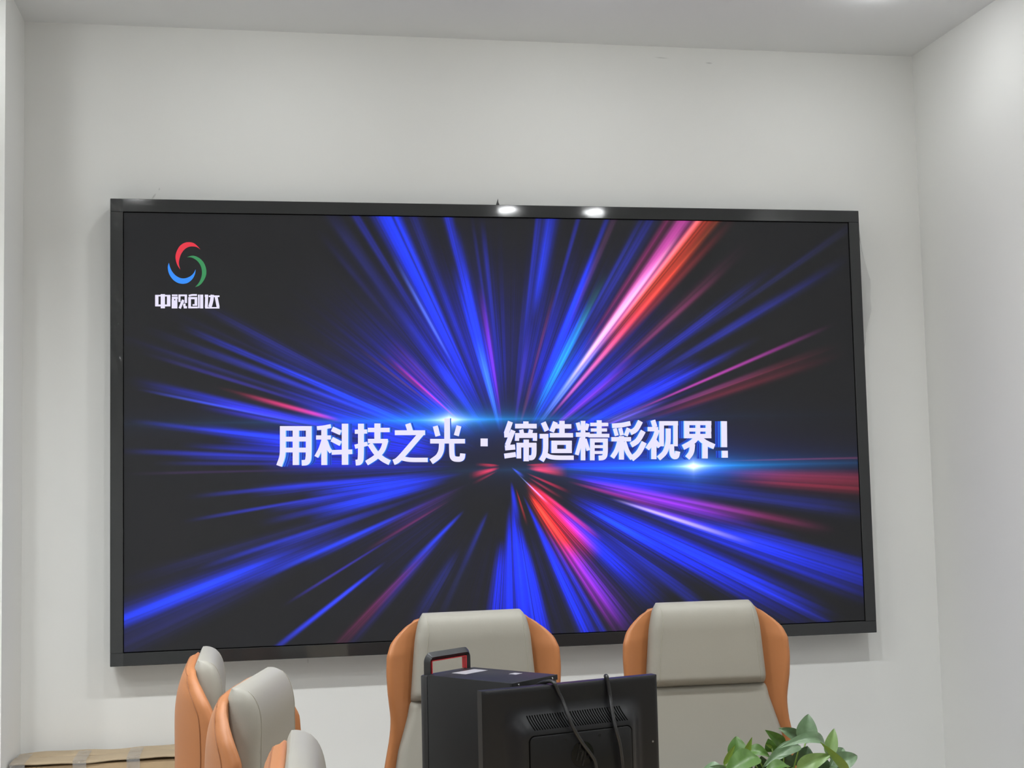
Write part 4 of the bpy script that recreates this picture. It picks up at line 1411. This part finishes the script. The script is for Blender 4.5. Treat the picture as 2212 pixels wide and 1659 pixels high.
# ------------------------------------------------------------------ cables
M_cable = mat('black_cable_rubber', (20, 20, 22), rough=0.42)
for nm, pts, r, lb in (('cable', CABLE_A, .0043, 'thick black cable running from the computer tower over the top of the monitor'),
                       ('cable', CABLE_B, .0043, 'black cable looped over the right part of the monitor top edge')):
    bm = bmesh.new()
    tube(bm, pts, r, 12, 8)
    tag(obj(nm, bm, M_cable, None, 180), lb, 'cable', 'black cables hanging over the monitor')

# ------------------------------------------------------------------ plant
PLX, PLY = .20, -1.99
PLANT = thing('potted_plant', 'bushy green trailing houseplant with pointed heart shaped leaves', 'plant', (PLX, PLY, .75))


def leaf_mat(name, a, b, rough=.42):
    m = mat(name, a, rough=rough, spec=.45)
    nt = m.node_tree
    p = nt.nodes['Principled BSDF']
    tc = nt.nodes.new('ShaderNodeTexCoord')
    n = nt.nodes.new('ShaderNodeTexNoise')
    n.inputs['Scale'].default_value = 55
    n.inputs['Detail'].default_value = 5
    n.inputs['Distortion'].default_value = 1.5
    nt.links.new(tc.outputs['Object'], n.inputs['Vector'])
    mx = nt.nodes.new('ShaderNodeMix')
    mx.data_type = 'RGBA'
    mx.inputs[6].default_value = lin(a)
    mx.inputs[7].default_value = lin(b)
    nt.links.new(n.outputs['Fac'], mx.inputs[0])
    nt.links.new(mx.outputs[2], p.inputs['Base Color'])
    p.inputs['Transmission Weight'].default_value = 0.0
    return m


LM = [leaf_mat('leaf_green', (48, 84, 20), (72, 108, 32)), leaf_mat('leaf_grey_green', (66, 92, 62), (96, 122, 86)),
      leaf_mat('leaf_pale_green', (86, 116, 58), (116, 142, 80)), leaf_mat('leaf_new_growth', (84, 118, 26), (108, 138, 42)),
      leaf_mat('leaf_dark_green', (44, 66, 38), (60, 84, 52))]


def leaf(bm, B, T, hw, arch, up, mi):
    B, T = Vector(B) - Vector((PLX, PLY, .75)), Vector(T) - Vector((PLX, PLY, .75))
    ax = T - B
    Ln = ax.length
    t = ax.normalized()
    n = (Vector((-.3, -1, .15)) * (1 - up) + Vector((0, 0, 1)) * up).normalized()
    s = t.cross(n).normalized()
    n = s.cross(t).normalized()
    if n.dot(Vector((-.3, -1, .3))) < 0:
        n = -n
    nl, ns = 16, 8
    rows = []
    for i in range(nl + 1):
        q = i / nl
        w = hw * 1.0 * (math.sin(math.pi * min(1, q ** .72)) ** .72 if q < .995 else 0) * (1 - .25 * q) * 1.12
        w = max(w, .0004)
        bend = arch * Ln * 4 * q * (1 - q) - .10 * Ln * q ** 3
        row = []
        for j in range(ns + 1):
            u = 2 * j / ns - 1
            fold = abs(u) * w * .34 + .03 * hw * math.sin(q * 13 + 4 * u)
            row.append(bm.verts.new(B + t * (Ln * q) + s * (u * w) + n * (bend + fold)))
        rows.append(row)
    for a, b in zip(rows, rows[1:]):
        for j in range(ns):
            f = bm.faces.new((a[j], a[j + 1], b[j + 1], b[j]))
            f.material_index = mi


bm = bmesh.new()
sb = bmesh.new()
allb = []
for (b, t, hw, ar, up, mi) in LEAVES:
    leaf(bm, b, t, hw, ar, up, mi)
    allb.append(b)
rl = random.Random(3)
for k in range(26):                                  # the leaves further down, round the pot
    a = 2 * math.pi * k / 26 + rl.uniform(-.2, .2)
    r0 = rl.uniform(.05, .12)
    z = rl.uniform(.86, .925)
    b = (PLX + r0 * math.cos(a), PLY + r0 * math.sin(a), z)
    r1 = r0 + rl.uniform(.05, .07)
    t = (PLX + r1 * math.cos(a), PLY + r1 * math.sin(a), z - rl.uniform(.0, .05))
    leaf(bm, b, t, rl.uniform(.016, .024), rl.uniform(.05, .2), .8, rl.choice((0, 0, 1, 1, 2)))
    allb.append(b)
obj('foliage', bm, LM, PLANT, 180)
for b in allb:
    e = Vector(b) - Vector((PLX, PLY, .75))
    r = Vector((e.x, e.y, 0))
    s0 = Vector((e.x * .25, e.y * .25, .095))
    tube(sb, [s0, s0 * .55 + e * .45 + Vector((0, 0, .02)), e], .0016, 6, 4)
obj('stems', sb, leaf_mat('stem_green', (88, 118, 46), (106, 134, 60)), PLANT, 180)
M_pot = mat('white_ceramic', (226, 224, 218), rough=.25)
bm = bmesh.new()
n = 40
loft(bm, [[(r * math.cos(2 * math.pi * i / n), r * math.sin(2 * math.pi * i / n), z) for i in range(n)] for r, z in ((.055, 0), (.060, .004), (.078, .118), (.080, .122), (.076, .122), (.070, .104))])
obj('pot', bm, M_pot, PLANT, 40)
bm = bmesh.new()
cyl(bm, (0, 0, .098), .070, .006, n=30)
obj('soil', bm, mat('brown_soil', (62, 46, 34), rough=.95, noise=(80, .4)), PLANT)

# ------------------------------------------------------------------ cardboard box
BOX = thing('cardboard_box', 'long brown cardboard box with clear tape against the wall, bottom left', 'box', (-1.602, -.245, 0), math.radians(0.6))
M_card = mat('brown_cardboard', (176, 152, 120), rough=.8, spec=.15, noise=(14, .07), bump=(90, .15, .002))
M_card2 = mat('brown_cardboard_worn', (170, 152, 126), rough=.7, spec=.2, noise=(20, .10), bump=(50, .3, .003))
M_tape = film_material('clear_tape', .22, .16, .5)
bl, bd, bh = .62, .195, .700
bm = bmesh.new()
box(bm, 0, bl, 0.004, bd, 0, bh, bev=.003)
obj('carton', bm, M_card, BOX, 40)


def slab(bm, xa, xb, ya, yb, za, zb, seed):
    """a slightly wavy board"""
    rg = random.Random(seed)
    n = 24
    ph = rg.uniform(0, 6)
    rings = []
    for i in range(n + 1):
        x = xa + (xb - xa) * i / n
        dz = .0022 * math.sin(x * 17 + ph) + .0012 * math.sin(x * 41 + 2 * ph)
        dy = .0018 * math.sin(x * 23 + ph)
        sec = rrect((ya + yb) / 2 + dy, (za + zb) / 2 + dz, (yb - ya) / 2, (zb - za) / 2, .0025, 3)
        rings.append([(x, a, b) for a, b in sec])
    loft(bm, rings)


bm = bmesh.new()
slab(bm, .0, bl, -.004, .100, bh + .006, bh + .012, 1)
obj('flap', bm, M_card2, BOX, 50)
bm = bmesh.new()
slab(bm, .0, bl, .103, bd, bh + .005, bh + .011, 2)
obj('flap', bm, M_card2, BOX, 50)
for xa, xb, lb in ((.185, .225, 'strip of clear tape'), (.345, .385, 'strip of clear tape'), (.0, .045, 'strip of clear tape on the corner')):
    bm = bmesh.new()
    rows = []
    path = [(.16, bh + .0145), (.08, bh + .0155), (.0, bh + .0155), (-.006, bh + .012), (-.0065, bh + .004), (-.003, bh - .012), (-.0008, bh - .05)]
    path = [(p.x, p.y) for p in catmull([(a, b, 0) for a, b in path], 4)]
    for k, (y, z) in enumerate(path):
        rows.append([bm.verts.new((xa + (xb - xa) * j / 8, y + .0008 * math.sin(j * 2.1 + k), z + .001 * math.sin(j * 1.7 + 2.2 * k))) for j in range(9)])
    for a, b in zip(rows, rows[1:]):
        for j in range(8):
            bm.faces.new((a[j], a[j + 1], b[j + 1], b[j]))
    obj('tape', bm, M_tape, BOX, 180, label=lb)
